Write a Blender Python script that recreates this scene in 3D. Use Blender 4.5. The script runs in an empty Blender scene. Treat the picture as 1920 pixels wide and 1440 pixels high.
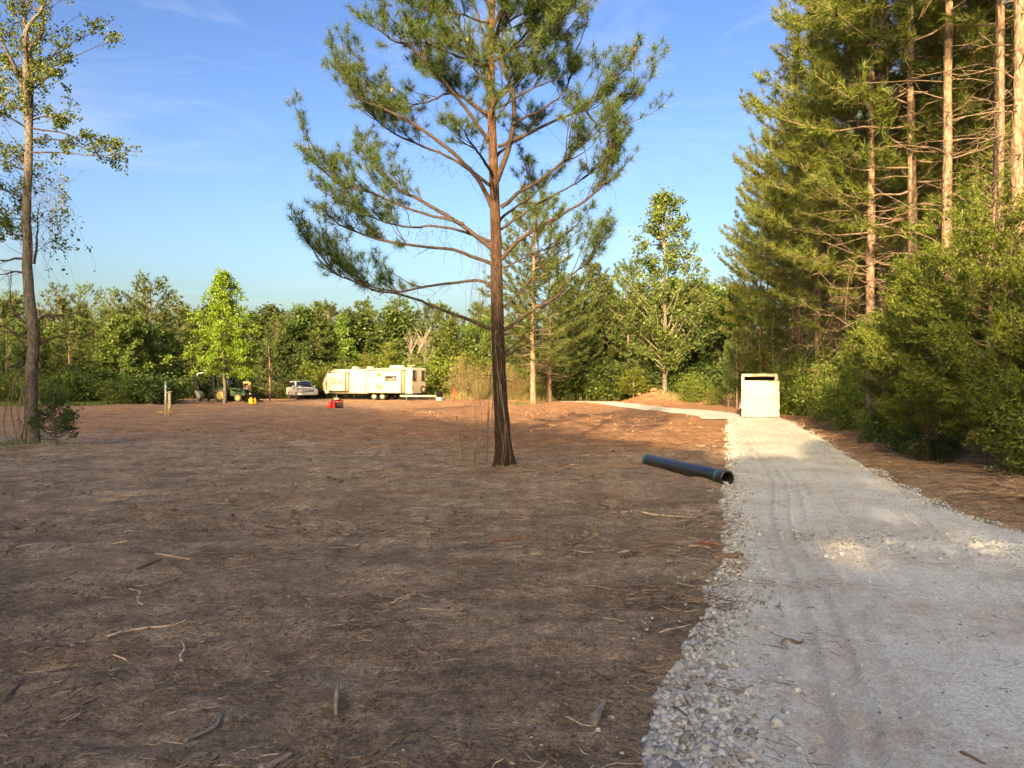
import bpy, math, random
import numpy as np
from mathutils import Vector, Matrix

# ------------------------------------------------------------------ camera, sky, sun, exposure
scene = bpy.context.scene
col = scene.collection
SUN_EL = math.radians(16.0)
SUN_AZ = math.radians(194.0)          # clockwise from +Y: behind the camera, a little to the left
cam_data = bpy.data.cameras.new('camera')
cam = bpy.data.objects.new('camera', cam_data)
col.objects.link(cam)
cam.location = (0, 0, 1.6)
cam.rotation_euler = (math.radians(90.0), 0, 0)
cam_data.sensor_width = 36.0
cam_data.lens = 27.04
cam_data.clip_start = 0.05
cam_data.clip_end = 3000
scene.camera = cam

world = bpy.data.worlds.new('World')
scene.world = world
world.use_nodes = True
wn = world.node_tree; wn.nodes.clear()
wo = wn.nodes.new('ShaderNodeOutputWorld')
wb = wn.nodes.new('ShaderNodeBackground')
sky = wn.nodes.new('ShaderNodeTexSky')
sky.sky_type = 'NISHITA'; sky.sun_disc = False
sky.sun_elevation = SUN_EL; sky.sun_rotation = SUN_AZ
sky.altitude = 100; sky.air_density = 1.0; sky.dust_density = 5.0; sky.ozone_density = 1.0
# thin cirrus wisps, laid out by direction in the sky
tc = wn.nodes.new('ShaderNodeTexCoord')
mp = wn.nodes.new('ShaderNodeMapping'); mp.inputs['Scale'].default_value = (2.2, 2.2, 9.0)
mp.inputs['Rotation'].default_value = (0.25, 0.3, 0.4)
nz = wn.nodes.new('ShaderNodeTexNoise'); nz.inputs['Scale'].default_value = 1.6; nz.inputs['Detail'].default_value = 9
nz.inputs['Roughness'].default_value = 0.62; nz.inputs['Distortion'].default_value = 0.8
rp = wn.nodes.new('ShaderNodeMapRange'); rp.inputs[1].default_value = 0.5; rp.inputs[2].default_value = 0.85
rp.inputs[3].default_value = 0.0; rp.inputs[4].default_value = 0.42
mx = wn.nodes.new('ShaderNodeMix'); mx.data_type = 'RGBA'
mx.inputs[7].default_value = (5.0, 5.4, 5.8, 1)
wn.links.new(tc.outputs['Generated'], mp.inputs['Vector']); wn.links.new(mp.outputs[0], nz.inputs['Vector'])
wn.links.new(nz.outputs['Fac'], rp.inputs[0]); wn.links.new(rp.outputs[0], mx.inputs[0])
hs = wn.nodes.new('ShaderNodeHueSaturation'); hs.inputs['Saturation'].default_value = 1.13; hs.inputs['Hue'].default_value = 0.514
gm = wn.nodes.new('ShaderNodeGamma'); gm.inputs['Gamma'].default_value = 1.4
wn.links.new(sky.outputs[0], gm.inputs[0]); wn.links.new(gm.outputs[0], hs.inputs['Color'])
wn.links.new(hs.outputs[0], mx.inputs[6]); wn.links.new(mx.outputs[2], wb.inputs[0])
wn.links.new(wb.outputs[0], wo.inputs[0])
wb.inputs[1].default_value = 0.064

sun_data = bpy.data.lights.new('sun', 'SUN')
sun_data.energy = 5.0; sun_data.angle = math.radians(0.53); sun_data.color = (1.0, 0.70, 0.38)
sun = bpy.data.objects.new('sun', sun_data); col.objects.link(sun)
to_sun = Vector((math.sin(SUN_AZ)*math.cos(SUN_EL), math.cos(SUN_AZ)*math.cos(SUN_EL), math.sin(SUN_EL)))
sun.rotation_euler = to_sun.to_track_quat('Z', 'Y').to_euler()
sun.location = (-20, -60, 30)
scene.view_settings.view_transform = 'Standard'
scene.view_settings.look = 'None'
scene.view_settings.gamma = 1.0
scene.view_settings.use_curve_mapping = False
scene.view_settings.exposure = 1.62
scene.cycles.use_denoising = True
scene.cycles.max_bounces = 3
scene.cycles.diffuse_bounces = 2
scene.cycles.transmission_bounces = 2
scene.cycles.glossy_bounces = 2
scene.cycles.use_adaptive_sampling = True
scene.cycles.adaptive_threshold = 0.025
scene.cycles.transparent_max_bounces = 4

# ------------------------------------------------------------------ helpers
F = 1442.0
def ground_point(px, py):                       # a spot on the ground from a survey of the photograph
    d = 1.6*F/(py-720.0)
    return ((px-960.0)/F*d, d)
def at(px, d):
    return (px-960.0)/F*d
def zat(py, d):
    return 1.6+(720.0-py)/F*d
def R(a): return math.radians(a)

def tag(o, label=None, cat=None, group=None, kind=None):
    if label: o['label'] = label
    if cat: o['category'] = cat
    if group: o['group'] = group
    if kind: o['kind'] = kind
    return o
def empty(name, loc=(0, 0, 0), rz=0.0):
    o = bpy.data.objects.new(name, None); col.objects.link(o)
    o.location = loc; o.rotation_euler = (0, 0, rz); o.empty_display_size = 0.3
    return o
def link(name, me, mat=None, parent=None):
    o = bpy.data.objects.new(name, me); col.objects.link(o)
    if mat is not None and not me.materials: me.materials.append(mat)
    if parent is not None: o.parent = parent
    return o
def copy_tree(o, parent=None):
    c = o.copy(); col.objects.link(c); c.parent = parent
    for ch in o.children: copy_tree(ch, c)
    return c

def np_mesh(name, V, Fc, smooth=False):
    """V (n,3), Fc (m,k) with one k, or a list of such arrays."""
    if not isinstance(Fc, (list, tuple)): Fc = [Fc]
    Fc = [np.asarray(f, dtype=np.int32) for f in Fc if len(f)]
    V = np.asarray(V, dtype=np.float32)
    me = bpy.data.meshes.new(name)
    me.vertices.add(len(V)); me.vertices.foreach_set('co', V.ravel())
    loops = np.concatenate([f.ravel() for f in Fc])
    tot = np.concatenate([np.full(len(f), f.shape[1], dtype=np.int32) for f in Fc])
    start = np.concatenate([[0], np.cumsum(tot)[:-1]]).astype(np.int32)
    me.loops.add(len(loops)); me.loops.foreach_set('vertex_index', loops)
    me.polygons.add(len(tot)); me.polygons.foreach_set('loop_start', start); me.polygons.foreach_set('loop_total', tot)
    if smooth: me.polygons.foreach_set('use_smooth', np.ones(len(tot), dtype=bool))
    me.update(calc_edges=True)
    return me

class MB:
    def __init__(s): s.v = []; s.f = {}; s.n = 0
    def add(s, V, Fc):
        V = np.asarray(V, dtype=np.float64); 
        if not isinstance(Fc, list): Fc = [Fc]
        for f in Fc:
            f = np.asarray(f)
            if len(f): s.f.setdefault(f.shape[1], []).append(f+s.n)
        s.v.append(V); s.n += len(V); return s
    def box(s, c, size, rot=None, taper=None):
        x, y, z = [k/2 for k in size]
        V = np.array([(-x,-y,-z),(x,-y,-z),(x,y,-z),(-x,y,-z),(-x,-y,z),(x,-y,z),(x,y,z),(-x,y,z)], dtype=float)
        if taper is not None: V[4:, 0] *= taper[0]; V[4:, 1] *= taper[1]
        if rot is not None: V = V @ np.array(rot.to_3x3()).T
        V = V+np.array(c)
        return s.add(V, np.array([(0,3,2,1),(4,5,6,7),(0,1,5,4),(1,2,6,5),(2,3,7,6),(3,0,4,7)]))
    def bar(s, p0, p1, w, h):
        p0 = Vector(p0); p1 = Vector(p1); d = p1-p0
        q = d.to_track_quat('X', 'Z').to_matrix()
        return s.box((p0+p1)/2, (d.length, w, h), q)
    def tube(s, P, rad, n=6, cap=True):
        P = np.asarray(P, dtype=float); k = len(P)
        rad = np.broadcast_to(np.asarray(rad, dtype=float), (k,))
        T = np.gradient(P, axis=0); T /= np.linalg.norm(T, axis=1, keepdims=True)+1e-9
        ref = np.array([0, 0, 1.0]) if abs(T[:, 2]).mean() < 0.8 else np.array([1.0, 0, 0])
        A = np.cross(T, ref); A /= np.linalg.norm(A, axis=1, keepdims=True)+1e-9
        B = np.cross(T, A)
        a = np.arange(n)*2*np.pi/n
        V = P[:, None, :]+rad[:, None, None]*(np.cos(a)[None, :, None]*A[:, None, :]+np.sin(a)[None, :, None]*B[:, None, :])
        i = np.arange(k-1)[:, None]*n; j = np.arange(n)[None, :]; j2 = (j+1) % n
        Q = np.stack([i+j, i+j2, i+n+j2, i+n+j], -1).reshape(-1, 4)
        fs = [Q]
        V = V.reshape(-1, 3)
        if cap:
            V = np.vstack([V, P[0], P[-1]]); c0 = k*n; jj = np.arange(n)
            fs.append(np.vstack([np.stack([np.full(n, c0), (jj+1) % n, jj], -1),
                                 np.stack([np.full(n, c0+1), (k-1)*n+jj, (k-1)*n+(jj+1) % n], -1)]))
        return s.add(V, fs)
    def cyl(s, p0, p1, r, n=20, r1=None):
        return s.tube([p0, p1], [r, r if r1 is None else r1], n)
    def prism(s, poly, y0, y1):                  # poly in x,z extruded along y
        n = len(poly); P = np.array(poly, dtype=float)
        V = np.vstack([np.column_stack([P[:, 0], np.full(n, y0), P[:, 1]]), np.column_stack([P[:, 0], np.full(n, y1), P[:, 1]])])
        j = np.arange(n); j2 = (j+1) % n
        s.add(V, [np.stack([j, j2, n+j2, n+j], -1)] )
        s.add(V[:n], [np.arange(n)[None, :]]); s.add(V[n:], [np.arange(n)[None, ::-1]])
        return s
    def lathe(s, prof, p0, axis, n=24):          # prof list of (r, t) along axis
        P = [np.array(p0)+np.array(axis)*t for r, t in prof]
        A = Vector(axis).orthogonal().normalized(); B = Vector(axis).normalized().cross(A)
        A = np.array(A); B = np.array(B); a = np.arange(n)*2*np.pi/n
        V = np.concatenate([p+r*(np.cos(a)[:, None]*A+np.sin(a)[:, None]*B) for p, (r, t) in zip(P, prof)])
        i = np.arange(len(prof)-1)[:, None]*n; j = np.arange(n)[None, :]; j2 = (j+1) % n
        return s.add(V, np.stack([i+j, i+j2, i+n+j2, i+n+j], -1).reshape(-1, 4))
    def mesh(s, name, smooth=False):
        return np_mesh(name, np.vstack(s.v), [np.vstack(f) for f in s.f.values()], smooth)
    def build(s, name, mat, parent=None, smooth=False, bevel=0.0):
        o = link(name, s.mesh(name, smooth), mat, parent)
        if bevel:
            m = o.modifiers.new('bevel', 'BEVEL'); m.width = bevel; m.segments = 2; m.limit_method = 'ANGLE'
        return o

# value noise
_rs = np.random.RandomState(7)
_LAT = _rs.rand(256, 256)
def vnoise(x, y):
    x = np.asarray(x, dtype=float); y = np.asarray(y, dtype=float)
    xi = np.floor(x).astype(int); yi = np.floor(y).astype(int); fx = x-xi; fy = y-yi
    fx = fx*fx*(3-2*fx); fy = fy*fy*(3-2*fy)
    a = _LAT[xi % 256, yi % 256]; b = _LAT[(xi+1) % 256, yi % 256]; c = _LAT[xi % 256, (yi+1) % 256]; d = _LAT[(xi+1) % 256, (yi+1) % 256]
    return (a*(1-fx)+b*fx)*(1-fy)+(c*(1-fx)+d*fx)*fy*1.0-0.5
def fbm(x, y, o=4):
    s = 0; a = 1.0
    for k in range(o): s = s+a*vnoise(x*2**k+17.3*k, y*2**k+5.1*k); a *= 0.5
    return s
def sstep(a, b, x):
    t = np.clip((np.asarray(x, dtype=float)-a)/(b-a), 0, 1); return t*t*(3-2*t)

# ------------------------------------------------------------------ materials
def new_mat(name):
    m = bpy.data.materials.new(name); m.use_nodes = True
    nt = m.node_tree; b = nt.nodes['Principled BSDF']
    return m, nt, b
def simple(name, color, rough=0.6, metal=0.0, var=0.08, scale=6.0, dirt=None, spec=0.5):
    m, nt, b = new_mat(name)
    b.inputs['Roughness'].default_value = rough; b.inputs['Metallic'].default_value = metal
    b.inputs['Specular IOR Level'].default_value = spec
    t = nt.nodes.new('ShaderNodeTexCoord'); n = nt.nodes.new('ShaderNodeTexNoise')
    n.inputs['Scale'].default_value = scale; n.inputs['Detail'].default_value = 6
    r = nt.nodes.new('ShaderNodeValToRGB')
    c = np.array(color)
    d = c*(1-2*var) if dirt is None else np.array(dirt)
    r.color_ramp.elements[0].position = 0.3; r.color_ramp.elements[0].color = (*d, 1)
    r.color_ramp.elements[1].position = 0.62; r.color_ramp.elements[1].color = (*np.clip(c*(1+var*0.5), 0, 1), 1)
    nt.links.new(t.outputs['Object'], n.inputs['Vector']); nt.links.new(n.outputs['Fac'], r.inputs[0])
    nt.links.new(r.outputs[0], b.inputs['Base Color'])
    return m
def leaf_mat(name, c0, c1, trans=0.4, objvar=0.25, rough=0.5):
    m = bpy.data.materials.new(name); m.use_nodes = True; nt = m.node_tree; nt.nodes.clear()
    out = nt.nodes.new('ShaderNodeOutputMaterial')
    g = nt.nodes.new('ShaderNodeNewGeometry'); oi = nt.nodes.new('ShaderNodeObjectInfo')
    mixc = nt.nodes.new('ShaderNodeMix'); mixc.data_type = 'RGBA'
    mixc.inputs[6].default_value = (*c0, 1); mixc.inputs[7].default_value = (*c1, 1)
    nt.links.new(g.outputs['Random Per Island'], mixc.inputs[0])
    hsv = nt.nodes.new('ShaderNodeHueSaturation')
    mr = nt.nodes.new('ShaderNodeMapRange'); mr.inputs[3].default_value = 1-objvar; mr.inputs[4].default_value = 1+objvar
    mh = nt.nodes.new('ShaderNodeMapRange'); mh.inputs[3].default_value = 0.485; mh.inputs[4].default_value = 0.515
    nt.links.new(oi.outputs['Random'], mr.inputs[0]); nt.links.new(mr.outputs[0], hsv.inputs['Value'])
    nt.links.new(oi.outputs['Random'], mh.inputs[0]); nt.links.new(mh.outputs[0], hsv.inputs['Hue'])
    nt.links.new(mixc.outputs[2], hsv.inputs['Color'])
    d = nt.nodes.new('ShaderNodeBsdfDiffuse'); t = nt.nodes.new('ShaderNodeBsdfTranslucent'); gl = nt.nodes.new('ShaderNodeBsdfGlossy')
    gl.inputs['Roughness'].default_value = rough; gl.inputs['Color'].default_value = (0.5, 0.5, 0.5, 1)
    ms = nt.nodes.new('ShaderNodeMixShader'); ms.inputs[0].default_value = trans
    m2 = nt.nodes.new('ShaderNodeMixShader'); m2.inputs[0].default_value = 0.04
    nt.links.new(hsv.outputs[0], d.inputs[0]); nt.links.new(hsv.outputs[0], t.inputs[0])
    nt.links.new(d.outputs[0], ms.inputs[1]); nt.links.new(t.outputs[0], ms.inputs[2])
    nt.links.new(ms.outputs[0], m2.inputs[1]); nt.links.new(gl.outputs[0], m2.inputs[2])
    nt.links.new(m2.outputs[0], out.inputs[0])
    return m
def bark_mat(name, c0, c1, scale=14, stretch=5.0, bump=0.6):
    m, nt, b = new_mat(name)
    b.inputs['Roughness'].default_value = 0.9; b.inputs['Specular IOR Level'].default_value = 0.15
    t = nt.nodes.new('ShaderNodeTexCoord'); mp = nt.nodes.new('ShaderNodeMapping')
    mp.inputs['Scale'].default_value = (1, 1, 1/stretch)
    vo = nt.nodes.new('ShaderNodeTexVoronoi'); vo.feature = 'DISTANCE_TO_EDGE'; vo.inputs['Scale'].default_value = scale
    n = nt.nodes.new('ShaderNodeTexNoise'); n.inputs['Scale'].default_value = scale*0.8; n.inputs['Detail'].default_value = 8
    add = nt.nodes.new('ShaderNodeMix'); add.data_type = 'VECTOR' if False else 'RGBA'; add.blend_type = 'LINEAR_LIGHT'; add.inputs[0].default_value = 0.12
    nt.links.new(t.outputs['Object'], mp.inputs[0]); nt.links.new(mp.outputs[0], n.inputs['Vector'])
    nt.links.new(mp.outputs[0], add.inputs[6]); nt.links.new(n.outputs['Color'], add.inputs[7]); nt.links.new(add.outputs[2], vo.inputs['Vector'])
    mm = nt.nodes.new('ShaderNodeMath'); mm.operation = 'MULTIPLY_ADD'; mm.inputs[1].default_value = 1.6; 
    nt.links.new(vo.outputs['Distance'], mm.inputs[0])
    sc = nt.nodes.new('ShaderNodeMath'); sc.operation = 'MULTIPLY'; sc.inputs[1].default_value = 0.9
    nt.links.new(n.outputs['Fac'], sc.inputs[0]); nt.links.new(sc.outputs[0], mm.inputs[2])
    r = nt.nodes.new('ShaderNodeValToRGB')
    r.color_ramp.elements[0].position = 0.32; r.color_ramp.elements[0].color = (*c0, 1)
    r.color_ramp.elements[1].position = 0.85; r.color_ramp.elements[1].color = (*c1, 1)
    nt.links.new(mm.outputs[0], r.inputs[0]); nt.links.new(r.outputs[0], b.inputs['Base Color'])
    bp = nt.nodes.new('ShaderNodeBump'); bp.inputs['Strength'].default_value = bump; bp.inputs['Distance'].default_value = 0.03
    nt.links.new(mm.outputs[0], bp.inputs['Height']); nt.links.new(bp.outputs[0], b.inputs['Normal'])
    return m

M = {}
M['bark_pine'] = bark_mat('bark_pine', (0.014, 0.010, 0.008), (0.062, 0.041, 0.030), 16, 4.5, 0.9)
def upper_bark_sunlit(m):                     # flaky orange bark high, grey-brown plates low; also paints in sunlit top, shaded foot
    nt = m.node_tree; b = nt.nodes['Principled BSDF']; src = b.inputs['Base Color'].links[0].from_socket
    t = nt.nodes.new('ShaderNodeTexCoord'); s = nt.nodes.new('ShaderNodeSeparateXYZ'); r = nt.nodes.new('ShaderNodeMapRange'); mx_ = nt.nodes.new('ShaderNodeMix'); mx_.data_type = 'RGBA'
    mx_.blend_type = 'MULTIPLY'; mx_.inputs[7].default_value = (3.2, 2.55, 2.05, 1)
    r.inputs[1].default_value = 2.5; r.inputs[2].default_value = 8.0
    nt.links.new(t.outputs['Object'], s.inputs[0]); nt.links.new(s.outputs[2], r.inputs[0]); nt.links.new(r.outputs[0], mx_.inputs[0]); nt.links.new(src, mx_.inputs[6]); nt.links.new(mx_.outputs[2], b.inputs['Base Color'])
upper_bark_sunlit(M['bark_pine'])
M['bark_red'] = bark_mat('bark_red', (0.085, 0.055, 0.040), (0.29, 0.205, 0.150), 11, 3.0, 0.6)
M['bark_grey'] = bark_mat('bark_grey', (0.045, 0.04, 0.035), (0.19, 0.165, 0.14), 18, 2.5, 0.5)
M['bark_pale'] = bark_mat('bark_pale', (0.15, 0.13, 0.10), (0.36, 0.31, 0.25), 12, 2.0, 0.3)
M['twig'] = simple('twig', (0.058, 0.038, 0.027), 0.9, var=0.25, scale=9)
M['dead_twig'] = simple('dead_twig', (0.19, 0.135, 0.095), 0.9, var=0.25, scale=9)
M['needle'] = leaf_mat('needle', (0.042, 0.085, 0.018), (0.125, 0.160, 0.034), 0.35, 0.12)
M['needle_far'] = leaf_mat('needle_far', (0.050, 0.088, 0.022), (0.125, 0.155, 0.036), 0.35, 0.28)
M['needle_stand'] = leaf_mat('needle_stand', (0.075, 0.118, 0.020), (0.215, 0.232, 0.042), 0.42, 0.12)
M['needle_dead'] = leaf_mat('needle_dead', (0.20, 0.08, 0.03), (0.32, 0.15, 0.06), 0.3, 0.1)
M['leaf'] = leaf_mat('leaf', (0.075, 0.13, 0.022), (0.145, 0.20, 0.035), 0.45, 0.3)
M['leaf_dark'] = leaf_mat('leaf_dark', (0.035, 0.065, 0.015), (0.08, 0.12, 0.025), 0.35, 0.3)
M['leaf_lime'] = leaf_mat('leaf_lime', (0.15, 0.25, 0.016), (0.25, 0.35, 0.03), 0.5, 0.05)
M['leaf_poplar'] = leaf_mat('leaf_poplar', (0.07, 0.13, 0.025), (0.14, 0.20, 0.05), 0.45, 0.08)
M['leaf_young'] = leaf_mat('leaf_young', (0.08, 0.14, 0.02), (0.17, 0.22, 0.035), 0.5, 0.1)
M['leaf_bush'] = leaf_mat('leaf_bush', (0.10, 0.16, 0.018), (0.19, 0.24, 0.035), 0.45, 0.25)
M['cedar'] = leaf_mat('cedar', (0.062, 0.100, 0.013), (0.19, 0.22, 0.03), 0.35, 0.18)
M['straw'] = leaf_mat('straw', (0.13, 0.12, 0.04), (0.30, 0.24, 0.11), 0.3, 0.1)
M['grass'] = leaf_mat('grass', (0.07, 0.12, 0.02), (0.16, 0.20, 0.05), 0.4, 0.1)
# ------------------------------------------------------------------ ground
EY = np.array([-4, 0, 3.2, 4.0, 5.4, 6.1, 6.8, 8.24, 10.0, 12.8, 20, 28.8, 37, 45])
EL = np.array([-1.3, -0.2, 0.64, 0.82, 1.42, 1.60, 1.98, 2.36, 2.75, 3.62, 5.6, 8.0, 10.3, 12.0])
ERY = np.array([-4, 0, 5, 8.24, 10.0, 12.8, 20, 28.8, 37, 45])
ER = np.array([7.5, 6.6, 5.7, 5.45, 5.6, 6.2, 8.35, 10.75, 12.9, 14.6])
def edge_l(y): return np.interp(y, EY, EL)
def edge_r(y): return np.interp(y, ERY, ER)
TRK = np.array([(9.6, 34.0), (10.7, 38.5), (11.0, 43), (10.5, 50), (8.9, 60), (6.0, 74), (3.0, 84)])
def track_c(y): return np.interp(y, TRK[:, 1], TRK[:, 0])

def base_z(x, y):
    x = np.asarray(x, dtype=float); y = np.asarray(y, dtype=float)
    far = sstep(6, 30, y)
    z = (0.05+0.10*far)*fbm(x/9, y/9, 3)
    inside = sstep(-0.55, 0.15, x-edge_l(y))*sstep(-0.55, 0.15, edge_r(y)-x)*(1-sstep(36, 40, y))
    z = z*(1-inside*0.85)
    # spoil bank along the right side of the drive, clay heaps beside the parked trailer
    def heap(cx, cy, rx, ry, h): return h*np.exp(-((x-cx)/rx)**2-((y-cy)/ry)**2)
    z = z+heap(12.6, 27.5, 1.0, 4.0, 0.28)+heap(10.8, 20, 0.9, 4.0, 0.16)+heap(12.6, 69, 1.7, 1.6, 1.1)+heap(17.0, 66, 4.5, 1.8, 0.55)+heap(9, 80, 6, 2, 0.4)
    z = z+heap(-0.1, 14.45, 0.75, 0.7, 0.10)+heap(-11.9, 18.7, 1.8, 1.2, 0.14)+heap(-17.3, 38.4, 0.7, 0.6, 0.10)
    z = z+heap(-26.2, 67.5, 1.6, 0.9, 0.5)+heap(-24.6, 68.2, 1.0, 0.7, 0.35)
    return z
def ground_z(x, y):
    x = np.asarray(x, dtype=float); y = np.asarray(y, dtype=float)
    z = base_z(x, y)
    ins = sstep(0.0, 0.3, x-edge_l(y))*sstep(-0.1, 0.2, edge_r(y)-x)*(1-sstep(38, 42, y))
    tr = (1-sstep(1.0, 1.7, np.abs(x-track_c(y))))*sstep(33, 35, y)*(1-sstep(80, 84, y))
    ins = np.maximum(ins, tr)
    rough = 0.055*fbm(x/1.1+3, y/0.6, 3)+0.042*fbm(x/0.22, y/0.17, 3)+0.030*np.maximum(fbm(x/0.6+9, y/0.45+4, 3), 0)
    # blade and track scrapes sweeping across the clearing
    warp = y+0.9*np.sin(x*0.22+1.0)+0.12*x
    rough = rough+0.045*(fbm(x/5.0, warp/0.4, 3))*sstep(6, 14, y)
    d2 = (x+1.6)*0.80+(y-4.4)*0.6; rough = rough+0.05*fbm(d2/0.9+2, (y-x)/4.0, 2)*(1-sstep(9, 13, y))
    for cx, cy, dx, dy in ((-0.75, 3.6, 0.25, 1.0), (-3.0, 6.0, 0.6, 0.8), (0.6, 9.5, 0.8, 0.6)):
        al = (x-cx)*dx+(y-cy)*dy; ac = (x-cx)*dy-(y-cy)*dx; g = np.exp(-(ac/0.22)**4)*np.exp(-(al/1.5)**4); rough = rough*(1-0.6*g)+g*(0.012*np.sign(np.sin(al*42+3*np.abs(ac)*8))-0.03)
    # curved grouser prints near the middle distance
    rr = np.hypot(x-1.0, y-30.0)
    rough = rough+0.045*np.sin(rr*7.0)*sstep(5.0, 7, rr)*(1-sstep(10, 12, rr))*sstep(16, 18, y)*(1-sstep(27, 30, y))
    return z+rough*(1-ins)-0.07*ins

def axis(lo, d0, a, b, hi, g):
    c = list(np.arange(a, b, d0)); s = d0; x = c[-1]
    while x < hi: s *= g; x += s; c.append(x)
    s = d0; x = a; pre = []
    while x > lo: s *= g; x -= s; pre.append(x)
    return np.array(pre[::-1]+c)
xs = axis(-900, 0.046, -4.0, 4.0, 900, 1.04)
ys = axis(-60, 0.042, 2.4, 10.0, 1200, 1.027)
GX, GY = np.meshgrid(xs, ys)
GZ = ground_z(GX, GY)
GZ = GZ*np.where(GY > 200, 0, 1)
nx, ny = len(xs), len(ys)
ii = (np.arange(ny-1)[:, None]*nx+np.arange(nx-1)[None, :]).ravel()
ground_me = np_mesh('ground', np.column_stack([GX.ravel(), GY.ravel(), GZ.ravel()]), np.stack([ii, ii+1, ii+nx+1, ii+nx], -1), True)

def soil_material():
    m, nt, b = new_mat('soil'); L = nt.links
    b.inputs['Roughness'].default_value = 0.95; b.inputs['Specular IOR Level'].default_value = 0.1
    t = nt.nodes.new('ShaderNodeTexCoord')
    def noise(scale, detail=8, rough=0.6, vec=None, dist=0.0):
        n = nt.nodes.new('ShaderNodeTexNoise'); n.inputs['Scale'].default_value = scale; n.inputs['Detail'].default_value = detail
        n.inputs['Roughness'].default_value = rough; n.inputs['Distortion'].default_value = dist
        L.new(vec or t.outputs['Object'], n.inputs['Vector']); return n
    def ramp(fac, p0, c0, p1, c1):
        r = nt.nodes.new('ShaderNodeValToRGB'); e = r.color_ramp.elements
        e[0].position = p0; e[0].color = (*c0, 1); e[1].position = p1; e[1].color = (*c1, 1); L.new(fac, r.inputs[0]); return r
    def math_(op, a, bb=None, c=None):
        n = nt.nodes.new('ShaderNodeMath'); n.operation = op
        for k, v in enumerate((a, bb, c)):
            if v is None: continue
            if isinstance(v, (int, float)): n.inputs[k].default_value = v
            else: L.new(v, n.inputs[k])
        return n.outputs[0]
    def mapr(v, a, bb, c, d):
        n = nt.nodes.new('ShaderNodeMapRange'); n.interpolation_type = 'SMOOTHSTEP'
        for k, q in zip((1, 2, 3, 4), (a, bb, c, d)): n.inputs[k].default_value = q
        L.new(v, n.inputs[0]); return n.outputs[0]
    fine = noise(26, 10, 0.72, dist=0.4)
    grit = noise(110, 4, 0.6)
    mid = noise(1.3, 6, 0.6)
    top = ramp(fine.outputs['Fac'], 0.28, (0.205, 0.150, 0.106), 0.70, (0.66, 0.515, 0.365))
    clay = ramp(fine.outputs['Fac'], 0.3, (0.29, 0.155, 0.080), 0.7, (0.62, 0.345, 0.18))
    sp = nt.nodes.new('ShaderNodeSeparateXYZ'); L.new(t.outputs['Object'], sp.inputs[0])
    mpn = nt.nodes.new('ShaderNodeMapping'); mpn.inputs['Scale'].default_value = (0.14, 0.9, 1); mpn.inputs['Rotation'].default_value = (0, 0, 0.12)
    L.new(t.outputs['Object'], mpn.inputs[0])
    streak = noise(1.0, 6, 0.6, mpn.outputs[0], 0.6)  # stretched clay streaks; the near ones also paint in thin bands of sun
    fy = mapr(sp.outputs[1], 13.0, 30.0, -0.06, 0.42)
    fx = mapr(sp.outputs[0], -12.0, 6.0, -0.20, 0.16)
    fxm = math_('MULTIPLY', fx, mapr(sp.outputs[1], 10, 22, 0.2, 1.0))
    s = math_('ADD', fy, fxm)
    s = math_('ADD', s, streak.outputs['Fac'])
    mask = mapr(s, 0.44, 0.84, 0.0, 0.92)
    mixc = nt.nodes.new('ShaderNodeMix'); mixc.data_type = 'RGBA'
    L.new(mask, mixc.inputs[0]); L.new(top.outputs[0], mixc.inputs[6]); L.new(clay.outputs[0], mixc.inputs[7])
    # large damp and dry patches
    patch = mapr(mid.outputs['Fac'], 0.3, 0.7, 0.72, 1.22)
    mp2 = nt.nodes.new('ShaderNodeMapping'); mp2.inputs['Scale'].default_value = (0.28, 1.9, 1); mp2.inputs['Rotation'].default_value = (0, 0, -0.2); L.new(t.outputs['Object'], mp2.inputs[0])
    sweep = noise(1.0, 7, 0.62, mp2.outputs[0], 1.2)
    patch = math_('MULTIPLY', patch, mapr(sweep.outputs['Fac'], 0.32, 0.68, 0.84, 1.18))
    crumb = noise(75, 6, 0.75); lump = noise(5.5, 8, 0.7, dist=0.5)
    patch = math_('MULTIPLY', patch, mapr(crumb.outputs['Fac'], 0.32, 0.68, 0.5, 1.42))
    patch = math_('MULTIPLY', patch, mapr(lump.outputs['Fac'], 0.35, 0.65, 0.76, 1.2))
    mul = nt.nodes.new('ShaderNodeVectorMath'); mul.operation = 'SCALE'
    L.new(mixc.outputs[2], mul.inputs[0]); L.new(patch, mul.inputs['Scale'])
    L.new(mul.outputs[0], b.inputs['Base Color'])
    # matted roots and fibres: thin contour lines of warped noise, broken up; dark set is painted shadow
    def fibre(scale, rot, off, width):
        m_ = nt.nodes.new('ShaderNodeMapping'); m_.inputs['Scale'].default_value = (1, 2.2, 1); m_.inputs['Rotation'].default_value = (0, 0, rot); m_.inputs['Location'].default_value = (off, off*2, 0); L.new(t.outputs['Object'], m_.inputs[0])
        n_ = noise(scale, 3, 0.6, m_.outputs[0], 1.5); d_ = math_('ABSOLUTE', math_('SUBTRACT', n_.outputs['Fac'], 0.5)); ln_ = mapr(d_, 0.0, width, 1.0, 0.0)
        br = noise(scale*0.9, 2, 0.5, m_.outputs[0]); return math_('MULTIPLY', ln_, mapr(br.outputs['Fac'], 0.48, 0.60, 0.0, 1.0))
    f1 = fibre(9, 0.5, 3.1, 0.022); f2 = fibre(13, -0.6, 7.7, 0.028); f_shadow = fibre(10, 1.4, 1.3, 0.03)
    fl = math_('ADD', f1, f2)
    tone = math_('MULTIPLY', math_('ADD', 1.0, math_('MULTIPLY', fl, 0.55)), math_('SUBTRACT', 1.0, math_('MULTIPLY', f_shadow, 0.55)))
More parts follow.
